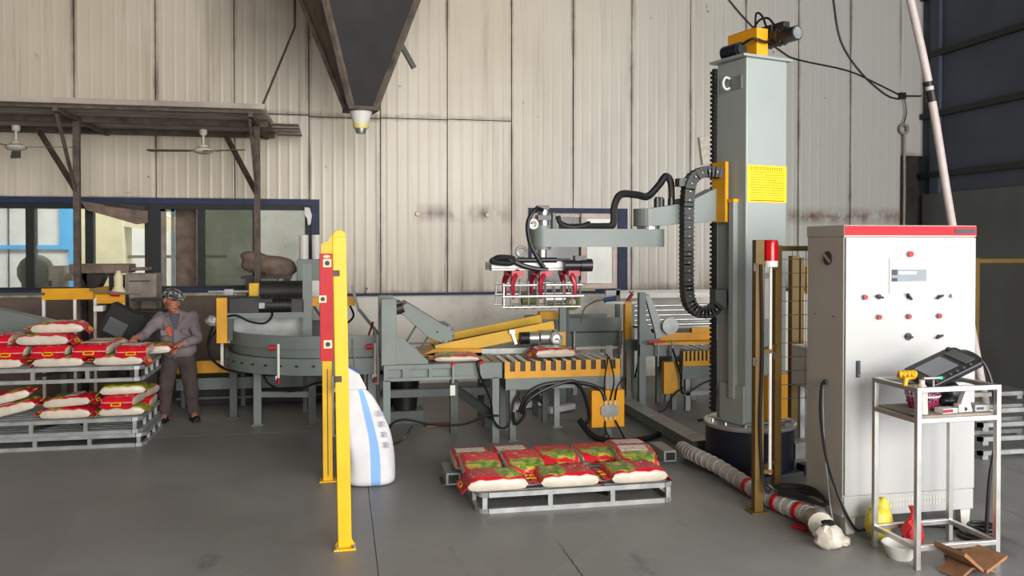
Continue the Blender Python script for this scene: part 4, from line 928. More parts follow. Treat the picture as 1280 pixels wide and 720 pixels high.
A(MB().cyl((-1.5, 10.4, 1.44), (-1.0, 10.4, 1.44), 0.018).b2((-1.32, 10.37, 1.40), (-1.22, 10.43, 1.47)), 'shaft', 'galv', rr)
A(MB().b2((-1.0, 10.36, 0), (-0.95, 10.44, 1.36)).b2((-0.43, 10.36, 0), (-0.38, 10.44, 1.30)), 'stand', 'dgrey', rr)
A(MB().prism([(-0.90, 1.22), (-0.4, 1.20), (-0.42, 1.28), (-0.55, 1.33), (-0.8, 1.28)], 'y', 10.1, 10.3), 'paper_scraps', 'white', rr)
t = thing('yellow_cross_bar', 'yellow bar on a black stand behind the red covered barrier', 'bar', (-0.1, 10.2, 0))
A(MB().b2((-0.33, 10.18, 1.27), (0.18, 10.24, 1.38)), 'bar', 'yellow', t, bevel=0.005)
A(MB().b2((-0.16, 10.2, 0), (-0.08, 10.26, 1.27)).bar((-0.3, 10.22, 1.27), (-0.12, 10.22, 1.0), 0.03, 0.03), 'stand', 'black', t)
A(MB().tube([(0.12, 10.18, 1.27), (0.16, 10.16, 1.15), (0.06, 10.16, 1.06), (-0.06, 10.17, 1.10)], 0.014, 6, 6), 'cable_loop', 'cable', t)
t = thing('leaning_grey_bar', 'grey bent bar leaning behind the barrier post beside the sack', 'bar', (0.2, 10.0, 0))
A(MB().bar((0.14, 10.0, 1.52), (0.22, 10.0, 1.22), 0.045, 0.03).bar((0.22, 10.0, 1.24), (0.47, 9.95, 0.92), 0.05, 0.03), 'bar', 'grey', t)
A(MB().bar((0.47, 9.95, 0.95), (0.47, 9.95, 0.0), 0.05, 0.03), 'foot', 'grey', t)
A(MB().cyl((0.32, 9.86, 0.92), (0.32, 9.86, 0.55), 0.016).cyl((0.38, 9.92, 1.1), (0.30, 9.95, 0.86), 0.012), 'rod', 'dred', t)
t = thing('yellow_slotted_post', 'slim yellow slotted post left of the grey press frame', 'post', (0.56, 9.98, 0))
MB().b2((-0.075, -0.03, 0), (-0.045, 0.03, 1.29)).b2((0.015, -0.03, 0), (0.045, 0.03, 1.29)).b2((-0.075, -0.03, 1.25), (0.045, 0.03, 1.29)).b2((-0.075, -0.03, 0.72), (0.12, 0.03, 0.80)).b2((-0.075, -0.03, 0), (0.045, 0.03, 0.7)).build('post', 'yellow', t)
t = thing('window_machine', 'grey green box with pale cylinder in front of the last window pane', 'machine', (-0.5, 11.55, 0))
MB().b2((-0.05, -0.1, 1.50), (0.35, 0.2, 1.80)).b2((-0.02, -0.05, 0), (0.30, 0.15, 1.5)).build('body', 'grey', t, bevel=0.01)
MB().cyl((0.04, 0.0, 1.80), (0.04, 0.0, 2.12), 0.06).cyl((0.20, 0.0, 1.80), (0.20, 0.0, 2.12), 0.06).build('cylinder', 'white', t, smooth=True)
MB().b2((0.12, -0.14, 1.0), (0.24, -0.1, 1.52)).build('white_plate', 'white', t)
MB().b2((0.0, -0.14, 0.9), (0.10, -0.10, 1.5)).build('blue_plate', 'blue', t)
t = thing('covered_bale', 'dusty sheeted bundle on the sill of the last window pane', 'bundle', (-0.93, 11.75, 1.3))
bl = MB()
for i in range(9):
    for j in range(0): pass
bl.ell((0, 0, 0.42), (0.36, 0.2, 0.13)).ell((0.12, 0.02, 0.36), (0.26, 0.18, 0.12)).ell((-0.15, -0.02, 0.50), (0.22, 0.14, 0.10), rot=(0, 0.25, 0))
o = bl.build('sheet', 'dwood', t, smooth=True); md = o.modifiers.new('r', 'REMESH'); md.mode = 'VOXEL'; md.voxel_size = 0.02; md.use_smooth_shade = True
MB().b2((-0.34, -0.12, 0.24), (0.3, 0.12, 0.28)).b2((-0.28, -0.1, -1.28), (-0.2, 0.1, 0.26)).b2((0.2, -0.1, -1.28), (0.28, 0.1, 0.26)).build('stand', 'dsteel', t)
MB().b2((-0.1, -0.12, -0.05), (0.12, 0.1, 0.24)).build('junk_box', 'dustgrey', t)
t = thing('white_rag', 'white rag hanging at the top right corner of the long window', 'rag', (-0.43, WY - 0.12, 2.25))
MB().prism([(-0.04, 0.26), (0.03, 0.25), (0.06, 0.14), (0.04, 0.02), (0.0, 0.0), (-0.01, 0.10), (-0.05, 0.16)], 'y', -0.02, 0.02).build('cloth', 'white', t, bevel=0.012)

# low conveyor behind the worker
lo = thing('low_conveyor', 'low conveyor with ochre side along the wall behind the worker', 'conveyor', (-1.2, 11.0, 0))
A(MB().b2((-1.95, 10.90, 0.42), (0.3, 10.94, 0.57)).b2((-1.95, 10.86, 0.545), (0.3, 10.9, 0.57)), 'side_board', 'yellow', lo)
A(MB().b2((-1.95, 10.94, 0.48), (0.3, 11.4, 0.52)), 'belt', 'belt', lo)
A(MB().b2((-1.95, 10.88, 0.22), (0.3, 10.92, 0.36)), 'lower_beam', 'grey', lo)
A(MB().b2((-1.95, 10.88, 0.10), (0.3, 10.9, 0.13)), 'lower_rail', 'dgrey', lo)
for x in (-1.9, -1.2, -0.2): A(MB().b2((x, 10.92, 0), (x + 0.05, 10.98, 0.42)).b2((x, 11.34, 0), (x + 0.05, 11.4, 0.48)), 'leg', 'dgrey', lo)
A(MB().b2((-1.95, 11.0, 0.02), (0.3, 11.35, 0.20)), 'dark_base', 'soot', lo)

# things at the far left under the window
yf = thing('yellow_guard_frame', 'low frame with yellow boards on thin white legs at the left window', 'frame', (-2.9, 10.6, 0))
A(MB().b2((-3.34, 10.56, 1.36), (-2.83, 10.60, 1.49)), 'board', 'yellow', yf, bevel=0.004)
A(MB().prism([(10.58, 1.36), (11.3, 1.36), (11.3, 1.48), (10.58, 1.48)], 'x', -2.83, -2.80), 'board', 'yellow', yf)
A(MB().b2((-2.83, 10.70, 1.30), (-2.48, 10.73, 1.41)), 'board', 'yellow', yf, bevel=0.003)
for x, y in ((-3.32, 10.58), (-2.99, 10.58), (-2.80, 10.68), (-2.50, 10.72)): A(MB().b2((x - 0.015, y - 0.015, 0), (x + 0.015, y + 0.015, 1.37)), 'leg', 'white', yf)
A(MB().bar((-2.83, 10.55, 1.47), (-2.3, 10.66, 1.40), 0.02, 0.02).bar((-3.9, 10.56, 1.43), (-3.3, 10.56, 1.43), 0.03, 0.03), 'rod', 'dgrey', yf)
A(MB().cyl((-2.62, 10.62, 1.42), (-2.52, 10.63, 1.41), 0.025), 'red_grip', 'red', yf)
t = thing('tilted_board', 'brown board slanting across the top of the second window pane', 'board', (-2.9, 11.85, 0))
A(MB().prism([(-3.30, 2.56), (-2.48, 2.44), (-2.48, 2.28), (-2.62, 2.26), (-3.22, 2.44)], 'y', 11.93, 11.98), 'plank', 'dwood', t)
A(MB().prism([(-3.0, 2.55), (-2.5, 2.50), (-2.5, 2.44), (-3.0, 2.50)], 'y', 11.90, 11.93), 'cloth_edge', 'dsteel', t)
t = thing('dusty_shelf_box', 'dusty brown board ledge under the second window pane', 'ledge', (-3.0, 11.7, 0))
A(MB().b2((-3.32, 11.5, 1.63), (-2.62, 11.9, 1.745)).b2((-2.62, 11.55, 1.66), (-2.40, 11.8, 1.70)), 'ledge_board', 'dwood', t, bevel=0.012)
A(MB().b2((-3.20, 11.6, 0), (-3.14, 11.66, 1.63)).b2((-2.88, 11.6, 0), (-2.82, 11.66, 1.63)), 'stand', 'dsteel', t)
A(MB().prism([(-3.22, 1.63), (-2.92, 1.63), (-3.02, 1.42), (-3.12, 1.42)], 'y', 11.6, 11.85), 'funnel', 'dsteel', t)
t = thing('grey_locker', 'dusty grey wooden locker under the window left of the worker', 'locker', (-2.52, 11.7, 0))
MB().b2((-0.16, -0.15, 0), (0.22, 0.2, 1.62)).build('body', 'dustgrey', t, bevel=0.006)
MB().b2((-0.12, -0.165, 0.9), (0.17, -0.15, 1.56)).build('door', 'dustgrey', t, bevel=0.004)
MB().b2((-0.10, -0.17, 1.52), (0.15, -0.165, 1.535)).build('gap_strip', 'dsteel', t)
MB().b2((-0.24, -0.15, 0.8), (-0.17, 0.1, 1.60)).build('blue_edge', 'blueblack', t)
t = thing('pale_bottle', 'cream plastic bottle standing on the ledge left of the locker', 'bottle', (-2.67, 11.2, 1.38))
MB().lathe([(0.0, 0), (0.09, 0.0), (0.085, 0.04), (0.05, 0.10), (0.055, 0.22), (0.03, 0.26), (0.025, 0.29), (0.0, 0.29)], n=16).build('body', 'cream', t, smooth=True)
MB().b2((-0.1, -0.08, -1.38), (0.1, 0.1, 0)).build('stand', 'dsteel', t)
t = thing('stacked_trays', 'dark metal trays on a stand behind the worker', 'trays', (-2.3, 11.2, 0))
for z in (0.98, 1.06, 1.16, 1.3): MB().b2((-0.2, -0.15, z), (0.2, 0.15, z + 0.03)).build('tray', 'dsteel', t)
for x in (-0.15, 0.13): MB().b2((x, -0.02, 0), (x + 0.03, 0.02, 1.3)).build('stand', 'dsteel', t)
t = thing('tilted_dark_chute', 'dark square chute with grey window tilted beside the worker', 'chute', (-2.4, 10.35, 0))
A(MB().box((-2.40, 10.35, 1.08), (0.44, 0.22, 0.36), rot=(0, R(28), 0)), 'housing', 'soot', t, bevel=0.012)
A(MB().box((-2.47, 10.22, 1.06), (0.22, 0.03, 0.18), rot=(0, R(28), 0)), 'grey_window', 'dgrey', t, bevel=0.006)
A(MB().b2((-2.45, 10.3, 0), (-2.38, 10.4, 0.95)), 'stand', 'dsteel', t)
A(MB().b2((-2.72, 10.3, 1.24), (-2.62, 10.42, 1.30)).b2((-2.3, 10.25, 1.14), (-2.2, 10.35, 1.18)), 'white_clip', 'white', t)
t = thing('grey_slope_chute', 'pale grey sloping chute at the far left behind the bags', 'chute', (-3.3, 10.2, 0))
A(MB().prism([(-3.9, 1.36), (-3.2, 1.18), (-3.0, 1.12), (-2.9, 1.12), (-2.9, 1.04), (-3.9, 1.04)], 'y', 10.1, 10.3), 'chute_plate', 'grey', t)
A(MB().b2((-3.9, 10.1, 0), (-3.84, 10.16, 1.05)).b2((-3.0, 10.1, 0), (-2.94, 10.16, 1.05)), 'leg', 'dgrey', t)

# ------------------------------------------------------------------ barrier posts near the camera
bp = thing('yellow_barrier_post', 'tall bright yellow square post bolted to the floor in front', 'post', (0.03, 5.67, 0))
bp.rotation_euler = (0, R(-0.9), 0)
MB().b2((-0.044, -0.04, 0.012), (0.044, 0.04, 2.05)).cyl((0, -0.038, 2.05), (0, 0.038, 2.05), 0.0435, n=16).build('shaft', 'byellow', bp, bevel=0.006)
MB().b2((-0.07, -0.07, 0), (0.07, 0.07, 0.012)).prism([(-0.044, 0.012), (-0.065, 0.012), (-0.044, 0.06)], 'y', -0.01, 0.01).prism([(0.044, 0.012), (0.065, 0.012), (0.044, 0.06)], 'y', -0.01, 0.01).build('foot_plate', 'byellow', bp)
for x in (-0.055, 0.055): MB().cyl((x, -0.055, 0.012), (x, -0.055, 0.03), 0.012, n=6).build('bolt', 'steel', bp)
for z in (1.12, 1.81): MB().b2((-0.045, -0.044, z - 0.02), (0.0, -0.04, z + 0.02)).build('clip', 'rusty', bp)
lp = thing('light_curtain_post', 'yellow post carrying a red sensor cover behind the tall yellow post', 'post', (-0.09, 7.3, 0))
lp.rotation_euler = (0, R(-0.3), 0)
MB().b2((-0.05, -0.03, 0), (0.03, 0.03, 1.02)).b2((-0.08, -0.06, 0), (0.06, 0.06, 0.012)).build('shaft', 'byellow', lp, bevel=0.004)
MB().b2((-0.012, -0.034, 0.05), (-0.004, -0.03, 0.95)).build('seam', 'ochre', lp)
MB().prism([(-0.05, 1.92), (0.06, 1.92), (0.06, 2.10), (0.0, 2.02), (-0.05, 2.0)], 'y', -0.03, 0.03).build('top_bracket', 'byellow', lp)
rcov = MB().b2((-0.065, -0.045, 1.02), (0.045, 0.045, 1.92)).build('red_cover', 'red', lp, bevel=0.004)
for z, w_ in ((1.84, 0.034), (1.54, 0.03), (1.16, 0.034)):
    s_ = MB().b2((-0.035 if z != 1.54 else -0.07, -0.049, z - w_), (-0.035 + 2 * w_ if z != 1.54 else -0.07 + 2 * w_, -0.045, z + w_)).build('sticker', 'cream', rcov)
    cx = -0.035 + w_ if z != 1.54 else -0.07 + w_
    MB().cyl((cx, -0.049, z), (cx, -0.051, z), w_ * 0.6, n=14).build('printed_ring', 'dkink', s_)
MB().ell((-0.005, -0.046, 1.895), (0.03, 0.004, 0.014)).build('oval_mark', 'cream', rcov)

sk = thing('white_woven_sack', 'tall white woven sack with pale blue stripe behind the yellow post', 'sack', (0.25, 7.15, 0))
mb = MB(); rows = 14; cols = 28
def sack_pt(i, j):
    t_ = i / rows; a = 2 * PI * j / cols
    w_ = 0.205 * (1 - 0.06 * t_) * (1 if t_ < 0.6 else 1 - (t_ - 0.6) * 0.9); d_ = 0.16 * (1 - 0.25 * t_) * (1 if t_ < 0.5 else 1 - (t_ - 0.5) * 1.55)
    sx = math.copysign(abs(math.cos(a)) ** 0.6, math.cos(a)); sy = math.copysign(abs(math.sin(a)) ** 0.75, math.sin(a))
    x = w_ * sx - 0.12 * t_ ** 2.0; y = d_ * sy
    z = 0.86 * t_ + (0.10 * max(0, -sx) - 0.10 * max(0, sx)) * t_ ** 2
    wob = 0.010 * math.sin(5 * a + 7 * t_) * math.sin(PI * min(1, t_ * 1.2))
    return (x + wob, y + wob * 0.8, z)
vs = [sack_pt(i, j) for i in range(rows + 1) for j in range(cols)]
fs = []; ms = []
for i in range(rows):
    for j in range(cols):
        a = (j + 0.5) / cols
        stripe = 0.755 < a < 0.79
        fs.append((i * cols + j, i * cols + (j + 1) % cols, (i + 1) * cols + (j + 1) % cols, (i + 1) * cols + j)); ms.append(1 if stripe else 0)
mb.v = vs; mb.f = fs + [tuple(range(cols))[::-1], tuple(range(rows * cols, (rows + 1) * cols))]; mb.mi = ms + [0, 0]
body = mb.build('body', ['sackwhite', 'sackblue'], sk, smooth=True); body.modifiers.new('s', 'SUBSURF').render_levels = 1
MB().prism([(-0.30, 0.78), (-0.03, 0.80), (-0.10, 0.94), (-0.21, 1.02), (-0.27, 0.95)], 'y', -0.06, -0.02).build('folded_mouth', 'sackwhite', sk, bevel=0.012)
MB().bar((-0.215, -0.062, 1.02), (-0.09, -0.062, 0.94), 0.012, 0.02).build('sewn_edge', 'bluep', sk)
mb = MB()
for k in range(4):
    z = 0.62 - k * 0.085; x = 0.075 + k * 0.016
    p = Vector((x, -0.130 - 0.010 * k, z))
    mb.box(p, (0.045, 0.012, 0.008), rot=(0, 0.2, -0.1)).box(p + Vector((0, 0, -0.025)), (0.04, 0.012, 0.008), rot=(0, 0.2, -0.1)).box(p + Vector((0, 0, -0.012)), (0.008, 0.012, 0.05), rot=(0, 0.2, 0)).box(p + Vector((0.018, 0, -0.02)), (0.007, 0.012, 0.03), rot=(0, -0.3, 0))
mb.build('printed_characters', 'ink', sk)

# ------------------------------------------------------------------ guard fence with beacon
gf = thing('guard_fence', 'yellow guard fence post pair with wire mesh left of the control cabinet', 'fence', (3.05, 5.81, 0))
MB().b2((-0.035, -0.03, 0.0), (0.035, 0.03, 2.03)).b2((-0.07, -0.06, 0), (0.07, 0.06, 0.012)).build('post', 'ochre', gf, bevel=0.004)
MB().b2((0.29, 0.27, 0.0), (0.345, 0.33, 1.99)).b2((0.26, 0.25, 0), (0.38, 0.37, 0.012)).build('post', 'ochre', gf, bevel=0.004)
MB().bar((0.02, 0.02, 1.2), (0.30, 0.28, 1.2), 0.02, 0.03).b2((0.03, -0.012, 1.185), (0.115, 0.012, 1.215)).bar((0.02, 0.02, 0.3), (0.30, 0.28, 0.3), 0.02, 0.03).b2((0.03, -0.012, 0.285), (0.115, 0.012, 0.315)).build('link_rail', 'ochre', gf)
MB().b2((0.345, 0.29, 1.945), (0.95, 0.32, 1.985)).build('top_rail', 'ochre', gf)
wp = MB().cyl((0.10, 0.0, 0.28), (0.10, 0.0, 1.86), 0.012, n=10).build('white_pole', 'white', gf)
mb = MB()
for k in range(11): mb.cyl((0.33, 0.305, 1.88 - k * 0.11), (0.95, 0.305, 1.88 - k * 0.11), 0.003, n=5)
for k in range(5): mb.cyl((0.45 + k * 0.12, 0.305, 0.75), (0.45 + k * 0.12, 0.305, 1.96), 0.003, n=5)
mb.build('wire_mesh', 'galv', gf)['kind'] = 'stuff'
for z in (1.83, 1.13):
    for x, y in ((-0.06, -0.04), (0.265, 0.26)): MB().b2((x, y, z - 0.03), (x + 0.035, y + 0.01, z + 0.03)).build('clip', 'rusty', gf)
MB().tube([(0.0, -0.04, 1.85), (0.01, -0.05, 1.2), (-0.005, -0.05, 0.7), (0.01, -0.05, 0.35), (0.02, -0.1, 0.18), (0.06, -0.12, 0.2)], 0.011, 6, 5).build('cable_run', 'cable', gf, smooth=True)
wb = MB().lathe([(0.0, 2.04), (0.052, 2.04), (0.054, 2.085), (0.0, 2.085)], n=20).build('warning_beacon', 'white', gf, smooth=True, loc=(0.10, 0.0, -0.21))
MB().lathe([(0.0, 2.085), (0.056, 2.085), (0.056, 2.215), (0.048, 2.24), (0.0, 2.245)], n=20).build('red_lens', 'beacon', wb, smooth=True)
ff = thing('far_fence_post', 'pair of yellow fence posts standing behind the wire mesh', 'post', (4.9, 8.5, 0))
MB().b2((-0.06, -0.04, 0), (0.03, 0.04, 1.87)).build('post', 'ochre', ff, bevel=0.004)
MB().b2((0.06, -0.02, 0), (0.10, 0.03, 1.85)).build('post', 'ochre', ff)
MB().b2((0.13, -0.03, 1.45), (0.18, 0.02, 1.75)).build('yellow_handle', 'byellow', ff)
t = thing('right_fence_post', 'yellow fence post right of the control cabinet', 'post', (7.15, 8.5, 0))
MB().b2((-0.04, -0.04, 0), (0.05, 0.04, 1.84)).b2((-0.3, -0.02, 1.78), (0.7, 0.02, 1.83)).build('post', 'ochre', t, bevel=0.004)
MB().b2((-0.3, -0.01, 0.3), (-0.04, 0.0, 1.78)).build('infill_panel', 'sidelow', t)

# ------------------------------------------------------------------ control cabinet
cb = thing('control_cabinet', 'large white electrical control cabinet with red top stripe', 'cabinet', (3.90, 5.24, 0))
CW = 0.515
MB().b2((-CW, 0.0, 0.115), (CW, 0.46, 2.05)).build('body', 'cabside', cb, bevel=0.006)
MB().b2((-CW - 0.004, -0.012, 2.05), (CW + 0.004, 0.465, 2.13)).build('top_cap', 'cabside', cb, bevel=0.005)
MB().b2((-CW, -0.018, 2.06), (CW, -0.012, 2.125)).build('red_stripe', mat('glossy_red_stripe', (200, 10, 32), 0.5, spec=0.3), cb)
MB().b2((0.34, -0.022, 2.075), (0.50, -0.018, 2.105)).build('maker_plate', 'dkink', cb)
dd = MB().b2((-CW + 0.006, -0.02, 0.27), (CW - 0.006, 0.0, 2.045)).build('door', 'cabwhite', cb, bevel=0.004)
pl = MB().b2((-CW + 0.006, -0.012, 0.12), (CW - 0.006, 0.0, 0.262)).build('kick_panel', 'cabwhite', cb, bevel=0.003)
mb = MB()
for r_ in range(2):
    for k in range(26): mb.b2((-0.30 + k * 0.024, -0.014, 0.17 + r_ * 0.04), (-0.284 + k * 0.024, -0.011, 0.195 + r_ * 0.04))
mb.build('vent_slots', 'cabside', pl)['kind'] = 'stuff'
for x in (-CW + 0.02, CW - 0.10):
    MB().prism([(x, 0.115), (x + 0.08, 0.115), (x + 0.07, 0.0), (x + 0.01, 0.0)], 'y', 0.0, 0.06).b2((x, 0.38, 0), (x + 0.08, 0.44, 0.115)).build('foot', 'cabside', cb)
MB().b2((-0.43, -0.03, 1.085), (-0.40, -0.02, 1.20)).b2((-0.425, -0.036, 1.12), (-0.405, -0.03, 1.19)).build('door_lock', 'dkink', dd, bevel=0.003)
MB().cyl((-0.415, -0.03, 1.10), (-0.415, -0.038, 1.10), 0.009).build('key_cylinder', 'steel', dd)
hm = MB().b2((-0.18, -0.026, 1.66), (0.13, -0.02, 1.90)).build('touch_panel', 'white', dd, bevel=0.003)
MB().b2((-0.165, -0.028, 1.74), (0.11, -0.026, 1.825)).build('lcd_screen', 'screen', hm)
MB().b2((-0.165, -0.0285, 1.785), (-0.12, -0.028, 1.825)).b2((-0.165, -0.0285, 1.74), (-0.12, -0.028, 1.765)).build('screen_tiles', 'dkink', hm)
MB().b2((-0.11, -0.0285, 1.79), (0.03, -0.028, 1.81)).build('screen_title', 'white', hm)
def button(x, z, mm, r_=0.017):
    b = MB().cyl((x, -0.02, z), (x, -0.028, z), r_ * 1.2, n=14).build('button_bezel', 'galv', dd)
    MB().cyl((x, -0.028, z), (x, -0.04, z), r_, n=14).build('button_cap', mm, b, smooth=True)
def selector(x, z, a, r_=0.018):
    b = MB().cyl((x, -0.02, z), (x, -0.03, z), r_, n=14).build('selector_bezel', 'bplastic', dd)
    MB().box((x, -0.038, z), (0.055, 0.016, 0.014), rot=(0, a, 0)).build('selector_handle', 'black', b, bevel=0.003)
button(-0.02, 1.93, 'red', 0.02); button(-0.37, 1.635, 'dred')
selector(-0.26, 1.637, 0.25); selector(-0.03, 1.635, 0.9, 0.014); selector(0.21, 1.63, -0.45, 0.013); button(0.31, 1.635, 'galv', 0.012)
for x in (-0.26, -0.03, 0.21): button(x, 1.497, 'dred')
selector(-0.03, 1.357, 0.15, 0.026); selector(0.21, 1.352, -0.4, 0.014)
mb = MB(); r2 = random.Random(5)
for k in range(7): mb.box((0.28 + k * 0.022, -0.0205, 1.985 + r2.uniform(-0.006, 0.006)), (0.005, 0.001, r2.uniform(0.02, 0.05)), rot=(0, r2.uniform(-0.6, 0.6), 0))
mb.build('pencil_marks', 'ink', dd)
vk = MB().cyl((-CW - 0.008, 0.19, 1.90), (-CW, 0.19, 1.90), 0.05, n=20).build('side_knockout', 'dsteel', cb)
MB().box((-CW - 0.01, 0.19, 1.90), (0.004, 0.09, 0.02), rot=(R(35), 0, 0)).build('knockout_bar', 'galv', vk)
for y, z in ((0.10, 1.49), (0.12, 1.49), (0.34, 1.49)): MB().b2((-CW - 0.002, y, z), (-CW, y + 0.02, z + 0.006)).build('side_mark', 'dkink', cb)
cg = MB().cyl((-CW - 0.02, 0.20, 1.02), (-CW, 0.20, 1.02), 0.02, n=12).build('cable_gland', 'dkink', cb)
MB().tube([(-CW - 0.01, 0.20, 1.02), (-CW - 0.05, 0.18, 1.0), (-CW - 0.07, 0.16, 0.8), (-CW - 0.06, 0.1, 0.5), (-CW - 0.02, 0.0, 0.25), (-CW + 0.06, -0.05, 0.06), (-CW + 0.2, 0.02, 0.015), (-0.1, 0.05, 0.015)], 0.010, 8, 6).build('supply_cable', 'cable', cb, smooth=True)
MB().tube([(-CW - 0.01, 0.23, 1.0), (-CW - 0.015, 0.2, 0.6), (-CW - 0.02, 0.12, 0.2), (-CW - 0.03, 0.05, 0.05)], 0.005, 6, 5).build('thin_wire', 'galv', cb)

# ------------------------------------------------------------------ trolley with tools
ct = thing('steel_trolley', 'open square tube steel trolley in front of the control cabinet', 'trolley', (3.47, 4.58, 0), R(1))
W_, D_ = 0.57, 0.41; s_ = 0.032
for x, y in ((0, 0), (W_, 0), (0, D_), (W_, D_)): MB().b2((x - s_ / 2, y - s_ / 2, 0), (x + s_ / 2, y + s_ / 2, 1.12)).build('leg', 'cartsteel', ct, bevel=0.003)
for z in (1.105, 0.915, 0.13):
    for a, b in (((0, 0), (W_, 0)), ((0, D_), (W_, D_)), ((0, 0), (0, D_)), ((W_, 0), (W_, D_))):
        MB().bar((a[0], a[1], z), (b[0], b[1], z), s_ * 0.95, s_ * 0.95).build('rail', 'cartsteel', ct, bevel=0.003)
MB().b2((0.01, 0.01, 0.928), (W_ - 0.01, D_ - 0.01, 0.943)).build('shelf_board', 'dustgrey', ct)
MB().b2((0.02, D_ - 0.15, 1.095), (W_ - 0.02, D_ - 0.01, 1.103)).b2((0.10, 0.02, 1.095), (W_ - 0.02, 0.12, 1.101)).build('top_plate', 'dsteel', ct)
def on(x, y, z): c, s2 = math.cos(R(1)), math.sin(R(1)); return (3.47 + x * c - y * s2, 4.58 + x * s2 + y * c, z)
tp = thing('teach_pendant', 'black robot teach pendant with grey screen lying on top of the trolley', 'pendant', on(0.33, 0.20, 1.14), R(4))
q = [(-0.22, -0.11), (-0.20, -0.14), (0.19, -0.14), (0.22, -0.10), (0.22, 0.10), (0.18, 0.13), (-0.18, 0.13), (-0.22, 0.10)]
bd = MB().prism(q, 'z', -0.022, 0.022).build('body', 'bplastic', tp, bevel=0.012, loc=(0.0, 0.0, 0.065), rot=(R(15), R(-20), 0))
MB().b2((-0.15, -0.075, 0.022), (0.06, 0.075, 0.026)).build('screen', 'screen', bd)
MB().b2((0.10, -0.09, 0.022), (0.18, 0.08, 0.028)).build('key_pad', 'dgrey', bd)
for k in range(6): MB().cyl((-0.16 + k * 0.055, -0.117, 0.022), (-0.16 + k * 0.055, -0.117, 0.030), 0.010, n=10).build('key', 'dgrey', bd)
MB().cyl((0.16, 0.10, 0.022), (0.16, 0.10, 0.034), 0.016, n=12).build('stop_knob', 'dsteel', bd)
MB().tube([(0.16, 0.10, 0.12), (0.26, 0.08, 0.15), (0.33, 0.0, 0.08), (0.36, -0.05, -0.1), (0.37, -0.06, -0.4), (0.33, -0.05, -0.7), (0.34, -0.02, -1.1)], 0.012, 8, 6).build('pendant_cable', 'cable', tp, smooth=True)
gl = thing('yellow_glove', 'yellow rubber glove draped over the trolley corner', 'glove', on(0.01, 0.13, 1.145))
mb = crumple((0, 0, 0.03), (0.058, 0.034, 0.034), 41, 18, 0.1)
for k in range(4): mb.tube([(0.03 - 0.024 * k, -0.004, 0.045), (0.022 - 0.028 * k, -0.03, 0.058), (0.02 - 0.03 * k, -0.05, 0.03)], [0.013, 0.010], 8, 3)
mb.tube([(-0.02, -0.03, 0.02), (-0.035, -0.04, -0.03)], [0.018, 0.014], 8)
o = mb.build('glove_body', 'glove', gl, smooth=True); md = o.modifiers.new('r', 'REMESH'); md.mode = 'VOXEL'; md.voxel_size = 0.005; md.use_smooth_shade = True
MB().ell((0.055, 0.005, 0.032), (0.018, 0.036, 0.034), rot=(0, 0.4, 0)).build('cuff', 'glove', gl, smooth=True)
pr = thing('indicator_probe', 'small probe with green light on the trolley corner', 'probe', on(0.08, 0.03, 1.12))
MB().cyl((-0.02, 0, 0.05), (0.09, 0, 0.05), 0.01).cyl((0.05, 0, 0.0), (0.05, 0, 0.05), 0.006).build('barrel', 'steel', pr)
MB().ell((0.10, 0, 0.05), (0.015, 0.015, 0.012)).build('green_light', 'green', pr, smooth=True)
bt = thing('clear_bottle', 'clear plastic bottle on the trolley shelf at its front corner', 'bottle', on(0.085, 0.075, 0.943))
MB().lathe([(0.0, 0), (0.034, 0.0), (0.036, 0.02), (0.033, 0.08), (0.036, 0.14), (0.03, 0.17), (0.014, 0.19), (0.0, 0.19)], n=18).build('body', 'clearbag', bt, smooth=True)
MB().lathe([(0.0, 0.19), (0.017, 0.19), (0.017, 0.212), (0.0, 0.212)], n=14).build('cap', 'white', bt, smooth=True)
bk = thing('magenta_basket', 'magenta woven basket on the trolley shelf', 'basket', on(0.22, 0.24, 0.943))
mb = MB(); 
for k in range(22):
    a = 2 * PI * k / 22; mb.bar((0.08 * math.cos(a), 0.08 * math.sin(a), 0.0), (0.11 * math.cos(a), 0.11 * math.sin(a), 0.13), 0.012, 0.004)
mb.lathe([(0.0, 0), (0.08, 0), (0.08, 0.008), (0.0, 0.008)], n=20)
mb.build('wall_slats', 'pink', bk)
for z, r_ in ((0.04, 0.092), (0.085, 0.102), (0.13, 0.112)): MB().ring((0, 0, z), r_, 0.006, 'z', 24, 6).build('hoop', 'dred' if z < 0.05 else 'white', bk)
t = thing('red_white_carton', 'small red and white carton on the trolley shelf', 'carton', on(0.26, 0.07, 0.943), R(8))
MB().b2((-0.06, -0.03, 0), (0.06, 0.04, 0.03)).build('box', 'white', t, bevel=0.003); MB().b2((-0.06, -0.032, 0.006), (0.02, -0.03, 0.026)).build('red_print', 'dred', t)
t = thing('white_adapter', 'white triangular adapter standing on the trolley shelf', 'adapter', on(0.385, 0.08, 0.943))
MB().prism([(-0.045, 0), (0.06, 0), (0.01, 0.15)], 'y', -0.02, 0.02).b2((-0.05, -0.03, 0), (-0.01, 0.02, 0.05)).build('body', 'white', t, bevel=0.004)
MB().cyl((0.0, -0.03, 0.02), (0.0, -0.02, 0.02), 0.012).build('socket', 'bplastic', t)
t = thing('grey_charger', 'flat grey charger box at the right of the trolley shelf', 'charger', on(0.505, 0.08, 0.943))
MB().b2((-0.06, -0.04, 0), (0.05, 0.05, 0.045)).build('body', 'galv', t, bevel=0.006)
MB().b2((-0.05, -0.042, 0.015), (0.0, -0.04, 0.03)).build('vent_mark', 'dkink', t)
t = thing('cloth_bundle', 'dark cloth bundle at the back of the trolley shelf', 'cloth', on(0.46, 0.28, 0.943))
MB().ell((0, 0, 0.08), (0.07, 0.07, 0.08)).ell((-0.06, -0.04, 0.04), (0.06, 0.05, 0.04)).build('cloth_body', 'bplastic', t, smooth=True)

